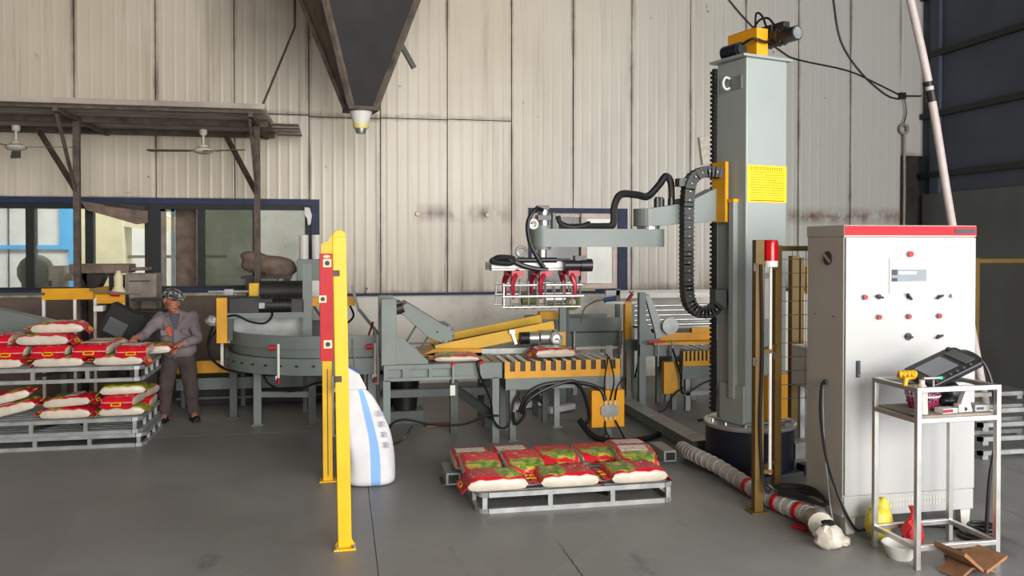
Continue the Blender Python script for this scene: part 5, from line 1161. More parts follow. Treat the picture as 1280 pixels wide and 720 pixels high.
# ------------------------------------------------------------------ clutter under and beside the trolley
t = thing('yellow_plastic_bag', 'yellow plastic bag on the floor by the left trolley leg', 'bag', (3.56, 5.09, 0))
crumple((0, 0, 0.12), (0.095, 0.085, 0.125), 4, 22, 0.10).build('bag_body', 'limeplastic', t, smooth=True)
crumple((0.025, 0, 0.215), (0.055, 0.05, 0.075), 9, 20, 0.12).build('bag_neck', 'limeplastic', t, smooth=True)
t = thing('red_net_bag', 'red net bag with tied neck under the trolley', 'bag', (3.68, 4.90, 0))
crumple((0, 0, 0.10), (0.075, 0.07, 0.10), 6).build('net_body', 'rednet', t, smooth=True)
MB().lathe([(0.03, 0.2), (0.014, 0.24), (0.03, 0.28)], n=10).build('tied_neck', 'rednet', t)
t = thing('white_bowl', 'white plastic bowl on the floor under the trolley', 'bowl', (3.50, 4.78, 0))
MB().lathe([(0.0, 0.0), (0.07, 0.0), (0.112, 0.09), (0.117, 0.09), (0.11, 0.095), (0.066, 0.012), (0.0, 0.012)], n=28).build('bowl_body', 'white', t, smooth=True)
t = thing('torn_cardboard', 'torn brown cardboard flap lying at the front of the trolley', 'cardboard', (3.72, 4.46, 0), R(10))
MB().prism([(-0.14, 0.16), (-0.13, 0.18), (0.02, 0.06), (0.02, 0.04)], 'y', -0.1, 0.12).prism([(0.02, 0.04), (0.02, 0.06), (0.19, 0.13), (0.19, 0.11)], 'y', -0.12, 0.12).build('sheet', 'wood', t)
MB().prism([(-0.13, 0.01), (-0.10, 0.01), (-0.02, 0.05), (0.04, 0.045), (0.16, 0.01), (0.18, 0.01), (0.04, 0.062), (-0.03, 0.064)], 'y', -0.06, 0.1).build('lower_flap', 'wood', t)
t = thing('cable_pile', 'tangle of black and white cables under the right side of the trolley', 'cables', (3.9, 4.62, 0))
r3 = random.Random(11)
for k, mm in enumerate(('cable', 'cable', 'white', 'bluep', 'cable', 'galv')):
    pts = [(r3.uniform(-0.14, 0.16), r3.uniform(-0.10, 0.16), 0.012 + 0.012 * (i % 3) + 0.008 * k) for i in range(7)]
    MB().tube(pts, 0.009 if k % 2 else 0.012, 6, 6).build('cable_strand', mm, t, smooth=True)
t = thing('cable_coil', 'black cable coil on the floor behind the right trolley leg', 'coil', (4.24, 5.0, 0))
for k in range(4): MB().ring((0.02 * k, 0.01 * (k % 2), 0.014 + 0.02 * k), 0.11 - 0.008 * k, 0.011, 'z', 24, 6).build('loop', 'cable', t, smooth=True)
MB().tube([(0.1, 0, 0.02), (0.0, 0.16, 0.012), (-0.14, 0.24, 0.012), (-0.3, 0.28, 0.012)], 0.01, 6, 6).build('tail', 'cable', t, smooth=True)
t = thing('crumpled_plastic', 'crumpled clear plastic with black tie on the floor by the hose end', 'plastic', (3.15, 5.03, 0))
crumple((0, 0, 0.07), (0.10, 0.08, 0.09), 21).build('film', 'clearbag', t, smooth=True)
crumple((0.11, 0.02, 0.03), (0.06, 0.05, 0.04), 22).build('film_tail', 'clearbag', t, smooth=True)
crumple((0.0, 0.0, 0.165), (0.05, 0.04, 0.02), 23, 10).build('black_tie', 'black', t)

hz = thing('wrapped_hose', 'dusty white wrapped hose with red bands running along the floor', 'hose', (3.3, 6.4, 0))
hp = smooth_path([Vector(p) for p in [(3.12, 7.40, 0.10), (3.09, 7.15, 0.12), (3.09, 6.95, 0.13), (3.13, 6.7, 0.12), (3.17, 6.4, 0.09), (3.19, 6.1, 0.07), (3.20, 5.83, 0.07), (3.24, 5.58, 0.07), (3.26, 5.42, 0.08)]], 6)
mb = MB(); mb.tube(hp, 0.062, 12); A(mb, 'hose_body', 'hose', hz, smooth=True)
mb = MB()
for i in range(1, len(hp) - 1, 2):
    d = (hp[i + 1] - hp[i]).normalized() * 0.012; mb.cyl(hp[i] - d, hp[i] + d, 0.066, n=12)
A(mb, 'wrap_turns', 'hose', hz, smooth=True)['kind'] = 'stuff'
for f_ in (0.60, 0.78, 0.90):
    i = int(f_ * (len(hp) - 1)); d = (hp[i + 1] - hp[i]).normalized() * 0.02
    A(MB().cyl(hp[i] - d, hp[i] + d, 0.068, n=14), 'red_band', 'red', hz, smooth=True)
i = len(hp) - 1
A(MB().tube([(3.26, 5.43, 0.08), (3.25, 5.32, 0.10), (3.20, 5.20, 0.095)], [0.055, 0.085], 14), 'flared_sleeve', 'clearbag', hz, smooth=True)
A(MB().box((3.17, 5.40, 0.012), (0.07, 0.10, 0.015), rot=(0, 0, 0.5)), 'red_tape', 'red', hz)
t = thing('black_cable_bundle', 'black cable bundle looped beside the cabinet foot', 'cables', (3.3, 5.6, 0))
for k in range(4):
    A(MB().tube([(3.10 + 0.015 * k, 5.74, 0.22 - 0.01 * k), (3.16, 5.70, 0.18 + 0.015 * k), (3.28, 5.62, 0.18 + 0.02 * k), (3.34, 5.5, 0.20 + 0.012 * k), (3.345, 5.36, 0.19 - 0.005 * k), (3.31, 5.38, 0.17), (3.26, 5.55, 0.16 + 0.01 * k), (3.16, 5.7, 0.16 + 0.015 * k)], 0.012, 6, 6), 'loop', 'cable', t, smooth=True)
t = thing('floor_trough', 'grey steel cable trough along the floor to the robot base', 'trough', (3.35, 8.4, 0))
A(MB().b2((3.24, 7.42, 0.05), (3.40, 9.9, 0.15)), 'channel', 'grey', t, bevel=0.004)
A(MB().b2((3.225, 7.41, 0.15), (3.415, 9.91, 0.158)), 'lid', 'galv', t)
for y in (7.5, 8.3, 9.1, 9.8): A(MB().b2((3.23, y, 0), (3.25, y + 0.03, 0.05)).b2((3.39, y, 0), (3.41, y + 0.03, 0.05)), 'foot', 'dsteel', t)
for (x, y, lab) in ((0.90, 7.05, 'grey steel pallet stop at the left end of the bag pallet'), (2.93, 7.40, 'grey steel pallet stop by the robot base')):
    t = thing('pallet_stop', lab, 'stop', (x, y, 0), 0, 'pallet stops on the floor')
    MB().b2((-0.05, -0.16, 0.02), (0.07, 0.2, 0.12)).build('tube', 'galv', t, bevel=0.004)
    MB().b2((-0.03, -0.163, 0.035), (0.055, -0.16, 0.105)).build('open_end', 'black', t)
    MB().b2((-0.07, -0.1, 0), (0.09, 0.12, 0.02)).build('base', 'dgrey', t)

t = thing('floor_cable', 'thick black cable running along the floor to the robot base', 'cable', (2.9, 8.2, 0))
A(MB().tube([(1.72, 8.38, 0.30), (1.74, 8.36, 0.18), (1.84, 8.36, 0.3), (1.78, 8.38, 0.45)], 0.015, 8, 6), 'loop', 'cable', t, smooth=True)
A(MB().tube([(2.40, 8.34, 0.20), (2.52, 8.2, 0.05), (2.75, 8.06, 0.03), (3.0, 8.1, 0.03), (3.22, 8.22, 0.04)], 0.032, 8, 6), 'trunk', 'cable', t, smooth=True)
t = thing('floor_cable', 'black cable sagging between the legs of the press frame', 'cable', (1.2, 8.5, 0))
A(MB().tube([(0.47, 8.33, 0.02), (0.48, 8.33, 0.22), (0.62, 8.33, 0.28), (0.9, 8.33, 0.22), (1.2, 8.33, 0.21), (1.42, 8.33, 0.28), (1.56, 8.33, 0.28)], 0.012, 6, 6), 'run', 'cable', t, smooth=True)
A(MB().tube([(0.50, 8.34, 0.03), (0.62, 8.4, 0.08), (0.70, 8.4, 0.2)], 0.009, 6, 6), 'tail', 'cable', t, smooth=True)
t = thing('floor_cable', 'black cable hanging from the press table into a low loop', 'cable', (1.6, 8.3, 0))
A(MB().tube([(1.33, 8.30, 0.84), (1.36, 8.29, 0.7), (1.47, 8.32, 0.45), (1.50, 8.31, 0.25), (1.58, 8.3, 0.16), (1.66, 8.32, 0.20), (1.72, 8.36, 0.40), (1.78, 8.36, 0.5)], 0.012, 6, 6), 'run', 'cable', t, smooth=True)
t = thing('floor_cable', 'black cable drooping under the second roller table', 'cable', (3.9, 9.4, 0))
A(MB().tube([(3.86, 9.44, 0.76), (3.95, 9.42, 0.45), (4.0, 9.44, 0.22), (4.3, 9.44, 0.36), (4.6, 9.44, 0.33)], 0.012, 6, 6).tube([(3.6, 9.4, 0.02), (3.75, 9.4, 0.05), (3.85, 9.42, 0.2), (4.0, 9.44, 0.30)], 0.01, 6, 6).tube([(3.95, 8.9, 0.015), (4.3, 9.1, 0.015), (4.6, 9.3, 0.02)], 0.014, 6, 4), 'run', 'cable', t, smooth=True)
for k, (x0, y0, x1, y1) in enumerate(((2.02, 9.9, 2.5, 10.2), (2.38, 9.6, 2.75, 9.85))):
    t = tag(A(MB().bar((x0, y0, 0.05), (x1, y1, 0.05), 0.09, 0.06), 'white_profile', 'white', thing('temporary', None, None)), ('white aluminium length on the floor under the roller table, farther one', 'white aluminium length on the floor under the roller table, nearer one')[k], 'profile', 'white lengths on the floor')
    e_ = t.parent; t.parent = None; bpy.data.objects.remove(e_)
    for z in (0.02,): MB().b2((-0.01, -0.01, 0), (0.01, 0.01, 0.02))
t = thing('brown_offcut', 'flat brown offcut lying on the floor under the press frame', 'offcut', (1.08, 9.3, 0), R(6))
MB().b2((-0.17, -0.08, 0), (0.17, 0.07, 0.02)).build('sheet', 'wood', t, bevel=0.004)
t = thing('black_bucket', 'black bucket under the press frame by its left leg', 'bucket', (0.72, 9.6, 0))
MB().lathe([(0.0, 0.0), (0.13, 0.0), (0.17, 0.4), (0.16, 0.4), (0.12, 0.02), (0.0, 0.02)], n=24, c=(0, 0, 0.14)).build('bucket_body', 'black', t, smooth=True)
MB().b2((-0.2, -0.15, 0), (0.2, 0.15, 0.14)).build('crate_base', 'dgrey', t)
t = thing('leaning_pipe', 'long pale pipe with black clamp rising behind the control cabinet', 'pipe', (6.5, 8.0, 0))
mb = MB(); mb.tube([(6.95, 8.0, 0.012), (6.46, 8.0, 2.22), (6.2, 8.0, 3.55), (5.90, 8.0, 4.72), (5.3, 8.0, 6.9)], 0.042, 12, 4); A(mb, 'tube', 'pipewhite', t, smooth=True)
A(MB().cyl((6.205, 8.0, 3.52), (6.18, 8.0, 3.64), 0.058, n=12).cyl((6.16, 8.0, 3.68), (6.15, 8.0, 3.73), 0.056, n=12), 'pipe_clamp', 'black', t)
ps = thing('steel_rack_stack', 'stack of grey steel pallet frames right of the control cabinet', 'rack', (6.1, 7.2, 0))
for k in range(4):
    z = 0.04 + k * 0.13
    MB().b2((-0.3, -0.4, z), (0.9, -0.36, z + 0.04)).b2((-0.3, 0.36, z), (0.9, 0.4, z + 0.04)).b2((-0.3, -0.4, z), (-0.26, 0.4, z + 0.04)).b2((0.86, -0.4, z), (0.9, 0.4, z + 0.04)).b2((-0.26, -0.39, z - 0.04), (-0.2, -0.37, z)).b2((0.8, -0.39, z - 0.04), (0.86, -0.37, z)).b2((0.2, -0.4, z - 0.09 if k else 0), (0.24, -0.36, z)).b2((-0.26, 0.37, z - 0.04), (-0.2, 0.39, z)).b2((0.8, 0.37, z - 0.04), (0.86, 0.39, z)).build('frame_layer', 'galv', ps)

# ------------------------------------------------------------------ steel pallets
def pallet(loc, lab, w_=1.52, d_=1.02, h=0.155, rz=0, ux=(0.04, 0.54, 1.03, 1.48)):
    t = thing('steel_pallet', lab, 'pallet', loc, rz)
    r_ = 0.018; c = 0.07
    for z in (r_, h - r_):
        ring = [(c, 0), (w_ - c, 0), (w_ - c * 0.3, c * 0.3), (w_, c), (w_, d_ - c), (w_ - c * 0.3, d_ - c * 0.3), (w_ - c, d_), (c, d_), (c * 0.3, d_ - c * 0.3), (0, d_ - c), (0, c), (c * 0.3, c * 0.3)]
        mb = MB()
        for i in range(len(ring)):
            a, b = ring[i], ring[(i + 1) % len(ring)]
            mb.bar((a[0], a[1], z), (b[0], b[1], z), 0.034, 2 * r_)
        mb.build('rim', 'galv', t)
    up = None
    for x in ux:
        for y in (0.0, d_):
            MB().b2((x - 0.018, y - 0.014, 2 * r_), (x + 0.018, y + 0.014, h - 2 * r_)).build('upright', 'galv', t)
    for x in (0, w_):
        for y in (0.25, 0.5, 0.77): MB().b2((x - 0.014, y - 0.018, 2 * r_), (x + 0.014, y + 0.018, h - 2 * r_)).build('upright', 'galv', t)
    for x in ux[1:-1]: MB().b2((x - 0.02, 0.02, h - 0.05), (x + 0.02, d_ - 0.02, h - 0.012)).build('cross_tube', 'galv', t)
    for k in range(9):
        y = 0.06 + k * (d_ - 0.12) / 8; MB().b2((0.02, y - 0.02, h - 0.012), (w_ - 0.02, y + 0.02, h)).build('deck_slat', 'galv', t)
    MB().bar((ux[1], 0.1, 0.06), (ux[2], d_ - 0.1, 0.06), 0.02, 0.03).bar((ux[2], 0.1, 0.06), (ux[1], d_ - 0.1, 0.06), 0.02, 0.03).build('diagonal_brace', 'dsteel', t)
    return t
PH = 0.155
pallet((1.01, 6.18, 0), 'grey steel pallet with rice bags on the open floor before the robot')

# ------------------------------------------------------------------ printed rice bags
def bag_mesh(L=0.46, Wd=0.335, H=0.105, seed=1):
    V_ = [-1, -0.985, -0.95, -0.88, -0.72, -0.48, -0.22, 0, 0.22, 0.48, 0.72, 0.88, 0.95, 0.985, 1]
    nx, ny = 18, len(V_) - 1; rr = random.Random(seed); ph = [rr.uniform(0, 6) for _ in range(6)]
    def hgt(u, v):
        e = max(0, 1 - abs(u) ** 5) ** 0.42 * max(0, 1 - abs(v) ** 10) ** 0.33
        return e
    mb = MB(); top = {}; bot = {}
    for i in range(nx + 1):
        for j in range(ny + 1):
            u = -1 + 2 * i / nx; v = V_[j]
            u = math.copysign(abs(u) ** 0.8, u)
            e = hgt(u, v)
            x = u * L / 2; y = v * Wd / 2 * (1 - 0.06 * abs(u) ** 4)
            wv = 0.006 * math.sin(9 * u + ph[0]) * math.sin(7 * v + ph[1]) + 0.004 * math.sin(17 * u + ph[2] + 6 * v)
            top[i, j] = len(mb.v); mb.v.append((x, y, H * 0.40 + e * (H * 0.60 + wv)))
    for i in range(nx + 1):
        for j in range(ny + 1):
            x, y, z = mb.v[top[i, j]]
            if i in (0, nx) or j in (0, ny): bot[i, j] = top[i, j]; continue
            u = -1 + 2 * i / nx; u = math.copysign(abs(u) ** 0.8, u); v = V_[j]
            bot[i, j] = len(mb.v); mb.v.append((x, y, H * 0.40 - H * 0.40 * hgt(u, v) ** 0.6))
    for i in range(nx):
        for j in range(ny):
            a = [top[i, j], top[i + 1, j], top[i + 1, j + 1], top[i, j + 1]]
            side = j in (0, 1, ny - 1, ny - 2)
            mb.f.append(tuple(a)); mb.mi.append(1 if side else 0)
            b = [bot[i, j], bot[i, j + 1], bot[i + 1, j + 1], bot[i + 1, j]]
            mb.f.append(tuple(b)); mb.mi.append(1)
    return mb
def flap_mesh(sgn, Wd=0.32, out=0.05, drop=-0.03, H=0.105, seed=3):
    rr = random.Random(seed); mb = MB(); n = 8; z0 = H * 0.40
    for k in range(3):
        for j in range(n + 1):
            v = -1 + 2 * j / n
            mb.v.append((sgn * (0.212 + (0.018 + out) * k / 2), v * Wd / 2 * (1 - 0.08 * (k == 1)), z0 + drop * (k / 2) ** 1.5 + 0.006 * math.sin(v * 6 + seed) * k))
    m = len(mb.v)
    mb.v += [(x, y, z - 0.006) for x, y, z in mb.v]
    for k in range(2):
        for j in range(n):
            a = k * (n + 1) + j
            mb.f += [(a, a + 1, a + n + 2, a + n + 1), (a + m, a + n + 1 + m, a + n + 2 + m, a + 1 + m)]; mb.mi += [0, 0]
    for j in range(n):
        a = 2 * (n + 1) + j; mb.f.append((a, a + 1, a + 1 + m, a + m)); mb.mi.append(0)
    for k in range(2):
        for j in (0, n): a = k * (n + 1) + j; mb.f.append((a, a + n + 1, a + n + 1 + m, a + m)); mb.mi.append(0)
    return mb
protos = {}
def make_bag(kind, logo_up=True):
    """kind: 'red' two red sealed ends; 'leaf' has the leaf print; 'lime' turned over, yellow-green film"""
    t = thing('rice_bag', 'x', 'rice bag')
    pr_ = {'red': 'bagprint', 'leaf': 'bagprint', 'lime': 'lime'}[kind]
    bag_mesh(seed={'red': 1, 'leaf': 5, 'lime': 9}[kind]).build('bag_body', [pr_, 'white_rice'], t, smooth=True)
    mm = 'lime' if kind == 'lime' else 'bagred'
    for sgn, sd in ((-1, 2), (1, 7)):
        f = flap_mesh(sgn, seed=sd, drop=-0.05 if sgn < 0 else 0.008, out=0.04 if sgn < 0 else 0.055).build('sealed_end', mm, t, smooth=True)
        z = 0.016 if sgn < 0 else 0.044
        # rectangular yellow ring printed on the red end
        tilt = 0.9 if sgn < 0 else -0.1
        mb = MB(); cx = sgn * 0.262
        for a, b, c, d in ((-0.05, -0.022, 0.05, -0.012), (-0.05, 0.012, 0.05, 0.022), (-0.05, -0.022, -0.036, 0.022), (0.036, -0.022, 0.05, 0.022)):
            mb.b2((b, a, -0.002), (d, c, 0.003))
        if kind != 'lime': mb.build('logo_ring', 'logo', f, loc=(cx, 0.0, z + 0.010), rot=(0, -tilt if sgn < 0 else tilt, 0))
    if kind == 'red':
        MB().prism([(-0.10, -0.13), (0.02, -0.13), (0.02, 0.12), (-0.10, 0.12)], 'z', 0, 0.003).build('white_label', 'baglabel', t, loc=(0.0, 0, 0.1075))
    return t
for k in ('red', 'leaf', 'lime'): protos[k] = (make_bag(k), None)
proto_tree = {k: tree_of(protos[k][0]) for k in protos}
used_ = {k: False for k in protos}
def bag(kind, loc, rot, lab, group, scale=1.0):
    p = protos[kind][0]
    if used_[kind]: o = dup(p, None, proto_tree[kind])
    else: o = p; used_[kind] = True
    o.location = loc; o.rotation_euler = [R(a) for a in rot]; o.scale = (scale,) * 3 if not isinstance(scale, tuple) else scale
    o['label'] = lab; o['group'] = group
    return o
g1 = 'rice bags on the near pallet'; z = PH
bag('red', (1.08, 7.03, z), (0, 0, -91), 'red rice bag with white label at the back left corner of the near pallet', g1, 0.98)
bag('leaf', (1.10, 6.66, z + 0.030), (0, 8, -90), 'leafy rice bag lapped over the labelled one at the left of the near pallet', g1, 0.95)
bag('leaf', (1.15, 6.335, z + 0.004), (0, 0, 1), 'front left red rice bag with white side on the near pallet', g1)
bag('red', (1.43, 7.04, z), (0, 0, -89), 'red rice bag second from the left in the back row of the near pallet', g1, 0.98)
bag('leaf', (1.45, 6.67, z + 0.030), (0, 8, -88), 'leafy rice bag sloping forward in the second column of the near pallet', g1, 0.95)
bag('leaf', (1.785, 6.96, z), (0, 0, -90), 'half red half green rice bag in the middle of the back row', g1)
bag('leaf', (2.135, 6.97, z), (0, 0, -90), 'half red half green rice bag next to the back right corner', g1)
bag('red', (2.48, 7.05, z), (0, 0, -90), 'orange and red rice bag at the back right corner of the near pallet', g1)
bag('leaf', (1.71, 6.335, z + 0.004), (0, 0, 180), 'middle rice bag of the front row with green end at its left', g1)
bag('red', (2.40, 6.70, z + 0.035), (0, 7, -94), 'red rice bag with white label raised at the right of the near pallet', g1, 0.95)
bag('leaf', (2.26, 6.335, z + 0.005), (0, 0, 182), 'front right rice bag with logo end sticking out past the pallet', g1)
bag('red', (2.22, 8.78, 0.805), (0, 0, 3), 'red rice bag lying on the middle roller table', 'rice bag on the roller table', 0.95)
bag('leaf', (1.18, 8.70, 0.802), (0, 0, 176), 'rice bag pressed flat on the bed of the grey press frame', 'rice bag on the press bed', (1.0, 1.0, 0.62))

# left stack: two pallets on the floor, bags, one pallet on top, more bags
LX, LY, LD = -3.45, 8.95, 0.96
pallet((LX + 0.02, LY - 0.02, 0), 'lowest grey steel pallet of the left stack', h=0.13, d_=LD)
pallet((LX - 0.02, LY, 0.13), 'middle grey steel pallet of the left stack with bags between', d_=LD)
pallet((LX, LY, 0.645), 'upper grey steel pallet of the left stack holding the bag pile', h=0.15, d_=LD)
g2 = 'rice bags on the upper left pallet'; z = 0.797; dz = 0.104
bag('leaf', (-2.70, 9.14, z), (0, 0, 1), 'white sided rice bag in the lowest layer at the left edge of the upper pallet', g2)
bag('leaf', (-2.15, 9.14, z), (0, 0, 180), 'white sided rice bag in the lowest layer at the right of the upper pallet', g2)
bag('leaf', (-3.25, 9.14, z), (0, 0, 0), 'lowest rice bag at the far left end of the upper pallet', g2)
bag('leaf', (-2.72, 9.60, z), (0, 0, 90), 'rice bag behind the lowest left bag of the upper pallet', g2)
bag('leaf', (-3.08, 9.60, z), (0, 0, 90), 'rice bag at the rear left of the upper pallet', g2)
bag('red', (-2.36, 9.60, z), (0, 0, 90), 'rice bag behind the lowest right bag of the upper pallet', g2)
bag('leaf', (-2.79, 9.24, z + dz), (0, 0, 90), 'rice bag showing a red end with yellow ring at the left of the second layer', g2)
bag('red', (-2.41, 9.25, z + dz), (0, 0, 88), 'big red end with yellow ring in the middle of the second layer', g2, 1.03)
bag('leaf', (-3.17, 9.24, z + dz), (0, 0, 91), 'second layer rice bag at the far left of the upper pallet', g2)
bag('red', (-2.04, 9.22, z + dz - 0.012), (0, 0, 92), 'red rice bag end under the hand of the worker on the upper pallet', g2, 0.92)
bag('leaf', (-2.86, 9.22, z + 2 * dz), (0, 0, 179), 'white sided rice bag across the third layer of the upper pallet', g2, 1.04)
bag('red', (-2.42, 9.60, z + dz), (0, 0, 80), 'red rice bag behind the third layer of the upper pallet', g2, 0.95)
bag('leaf', (-2.76, 9.30, z + 3 * dz + 0.004), (0, 0, -176), 'green printed rice bag on the very top of the left pile', g2, 1.04)
bag('leaf', (-3.32, 9.30, z + 2 * dz), (0, 0, 90), 'top rice bag at the far left of the left pile', g2)
g3 = 'rice bags on the lower left pallet'; z = 0.287
bag('leaf', (-2.64, 9.14, z), (0, 0, 181), 'white sided rice bag at the front of the lower pallet', g3)
bag('red', (-2.62, 9.16, z + 0.112), (0, 4, 176), 'tilted dark red rice bag lying on the white sided one below', g3, 0.95)
bag('red', (-3.14, 9.16, z + 0.055), (0, -13, 4), 'red rice bag lying askew at the left of the lower pallet', g3)
bag('leaf', (-3.20, 9.18, z + 0.165), (0, -13, 8), 'rice bag slanting on the askew one at the far left of the lower pallet', g3, 0.95)
bag('lime', (-2.14, 9.17, z), (0, 0, 4), 'yellow green rice bag at the bottom right of the lower pallet', g3, 0.92)
bag('red', (-2.15, 9.22, z + 0.102), (0, 0, 86), 'red rice bag with yellow ring at the right of the lower pallet', g3, 0.98)
bag('lime', (-2.15, 9.22, z + 0.204), (0, 0, 8), 'crumpled yellow rice bag pressed under the upper pallet', g3, 0.92)
bag('leaf', (-2.10, 9.63, z), (0, 0, 92), 'white sided rice bag at the right rear of the lower pallet', g3, 0.95)
bag('red', (-2.10, 9.66, z + 0.104), (0, 0, 84), 'red rice bag bulging at the right rear under the upper pallet', g3, 0.92)
bag('leaf', (-2.72, 9.60, z), (0, 0, 90), 'rice bag in the dark rear of the lower pallet', g3)
held = bag('leaf', (-1.98, 9.66, 0.835), (0, -2, 3), 'rice bag the worker is setting down at the pallet edge', 'rice bag in hands', 0.95)

# ------------------------------------------------------------------ the worker
man = thing('person', 'worker in grey mauve jacket and mottled cap bending over the left bags', 'person', (-1.79, 10.07, 0))
def capsules(mb, chain_pts):
    """tapered limb: list of (point, radius) joined with cones and balls"""
    for (p, r_), (q, s_) in zip(chain_pts, chain_pts[1:]): mb.cyl(p, q, r_, s_, n=14)
    for p, r_ in chain_pts: mb.ell(p, (r_, r_, r_), 12)
def solid(mb, name, m, parent, vox, smooth_n=6, disp=0.0, dscale=0.08):
    o = mb.build(name, m, parent)
    md = o.modifiers.new('r', 'REMESH'); md.mode = 'VOXEL'; md.voxel_size = vox; md.use_smooth_shade = True
    if smooth_n: s2 = o.modifiers.new('s', 'SMOOTH'); s2.iterations = smooth_n; s2.factor = 0.5
    if disp:
        tx = bpy.data.textures.new(name + '_folds', 'CLOUDS'); tx.noise_scale = dscale; tx.noise_depth = 1
        d = o.modifiers.new('d', 'DISPLACE'); d.texture = tx; d.strength = disp; d.mid_level = 0.5
    return o
HD = Vector((-0.03, -0.11, 1.375))                   # head centre; turned to the viewer's right, looking down
hrot = Euler((R(14), R(4), R(38)))
HS = 1.08
def H(x, y, z): return HD + hrot.to_matrix() @ (Vector((x, y, z)) * HS)
SL, SR = Vector((-0.19, 0.01, 1.18)), Vector((0.18, 0.02, 1.18))
EL, ER = Vector((-0.33, -0.14, 0.985)), Vector((0.235, -0.10, 0.94))
WL, WR = Vector((-0.385, -0.30, 0.985)), Vector((0.09, -0.30, 0.905))
b = MB()
# head: skull, jaw, nose, brow, chin, ears, neck
b.ell(H(0, 0.012, 0.028), (0.080, 0.097, 0.095), 20, rot=hrot); b.ell(H(0, -0.028, -0.038), (0.060, 0.067, 0.076), 18, rot=hrot)
b.ell(H(0, -0.062, -0.088), (0.027, 0.024, 0.022), 10, rot=hrot)
b.add([H(-0.011, -0.080, 0.014), H(0.011, -0.080, 0.014), H(0.019, -0.086, -0.030), H(-0.019, -0.086, -0.030), H(0, -0.112, -0.022)], [(0, 1, 4), (1, 2, 4), (2, 3, 4), (3, 0, 4), (0, 3, 2, 1)])
b.ell(H(-0.028, -0.078, 0.022), (0.024, 0.012, 0.009), 10, rot=hrot); b.ell(H(0.028, -0.078, 0.022), (0.024, 0.012, 0.009), 10, rot=hrot)
b.ell(H(-0.038, -0.066, -0.022), (0.022, 0.018, 0.018), 10, rot=hrot); b.ell(H(0.038, -0.066, -0.022), (0.022, 0.018, 0.018), 10, rot=hrot)
b.ell(H(0, -0.084, -0.056), (0.024, 0.010, 0.008), 10, rot=hrot)
for sx in (-1, 1): b.ell(H(sx * 0.077, 0.014, -0.008), (0.012, 0.022, 0.034), 12, rot=hrot)
capsules(b, [(H(0, 0.03, -0.05), 0.052), (Vector((0, 0.0, 1.20)), 0.058)])
# trunk and hips, leaning forward
b.ell((0, 0.02, 1.10), (0.17, 0.10, 0.15), 18); b.ell((0, 0.05, 0.90), (0.15, 0.10, 0.18), 18); b.ell((0, 0.07, 0.77), (0.16, 0.11, 0.12), 18)
capsules(b, [(SL, 0.046), (EL, 0.037), (WL, 0.027)]); capsules(b, [(SR, 0.046), (ER, 0.037), (WR, 0.027)])
capsules(b, [(Vector((-0.085, 0.07, 0.74)), 0.085), (Vector((-0.125, 0.0, 0.40)), 0.056), (Vector((-0.145, 0.04, 0.08)), 0.042), (Vector((-0.15, -0.06, 0.05)), 0.036)])
capsules(b, [(Vector((0.085, 0.07, 0.74)), 0.085), (Vector((0.14, 0.01, 0.40)), 0.056), (Vector((0.165, 0.06, 0.08)), 0.042), (Vector((0.19, -0.04, 0.05)), 0.036)])
# hands: palm plus five bent fingers each
def hand(w, d, side, curl):
    d = d.normalized(); n_ = Vector((0, 0, 1)); n_ = (n_ - d * n_.dot(d)).normalized(); s2 = d.cross(n_) * side
    c = w + d * 0.05
    b.ell(w + d * 0.045, (0.036, 0.036, 0.024), 12); capsules(b, [(w, 0.025), (c, 0.027)])
    for k, (off, ln) in enumerate(((-0.030, 0.066), (-0.010, 0.076), (0.011, 0.072), (0.031, 0.058))):
        p0 = w + d * 0.078 + s2 * off * 0.9; p1 = p0 + d * ln * 0.5 - n_ * ln * 0.28 * curl; p2 = p1 + d * ln * 0.25 - n_ * ln * 0.45 * curl
        capsules(b, [(p0, 0.0105), (p1, 0.0095), (p2, 0.008)])
    t0 = w + d * 0.03 - s2 * 0.030; t1 = t0 + d * 0.032 - s2 * 0.024 - n_ * 0.012; t2 = t1 + d * 0.026 - n_ * 0.016
    capsules(b, [(t0, 0.0125), (t1, 0.011), (t2, 0.009)])
hand(WL, Vector((-0.15, -0.55, -0.35)), 1, 1.0); hand(WR, Vector((-0.45, -0.55, -0.30)), -1, 1.0)
solid(b, 'body', 'skin', man, 0.006, 3)
for sx in (-1, 1):
    e = MB().ell(H(sx * 0.029, -0.0835, 0.006), (0.011, 0.006, 0.006), 10, rot=hrot).build('eye', 'white', man, smooth=True)
    MB().ell(H(sx * 0.029, -0.0885, 0.006), (0.005, 0.003, 0.005), 10, rot=hrot).build('iris', 'black', e, smooth=True)
    MB().ell(H(sx * 0.029, -0.087, 0.026), (0.022, 0.006, 0.004), 8, rot=hrot).build('eyebrow', 'hair', man, smooth=True)
MB().ell(H(0, -0.092, -0.056), (0.020, 0.004, 0.003), 8, rot=hrot).build('lips', 'dred', man, smooth=True)
hb = MB(); hb.ell(H(0, 0.034, 0.030), (0.086, 0.092, 0.088), 18, rot=hrot); hb.v = [v for v in hb.v]
hair = hb.build('hair', 'hair', man, smooth=True)
cp = MB(); cp.ell(H(0, 0.010, 0.066), (0.104, 0.116, 0.062), 20, rot=hrot)
cap = solid(cp, 'cap', 'capcloth', man, 0.008, 2)
MB().prism([(math.cos(R(a)) * 0.12, math.sin(R(a)) * (0.17 if a > 180 else 0.12)) for a in range(0, 360, 18)], 'z', -0.006, 0.006).build('cap_brim', 'capcloth', cap, loc=H(0, -0.015, 0.056), rot=hrot, bevel=0.003)
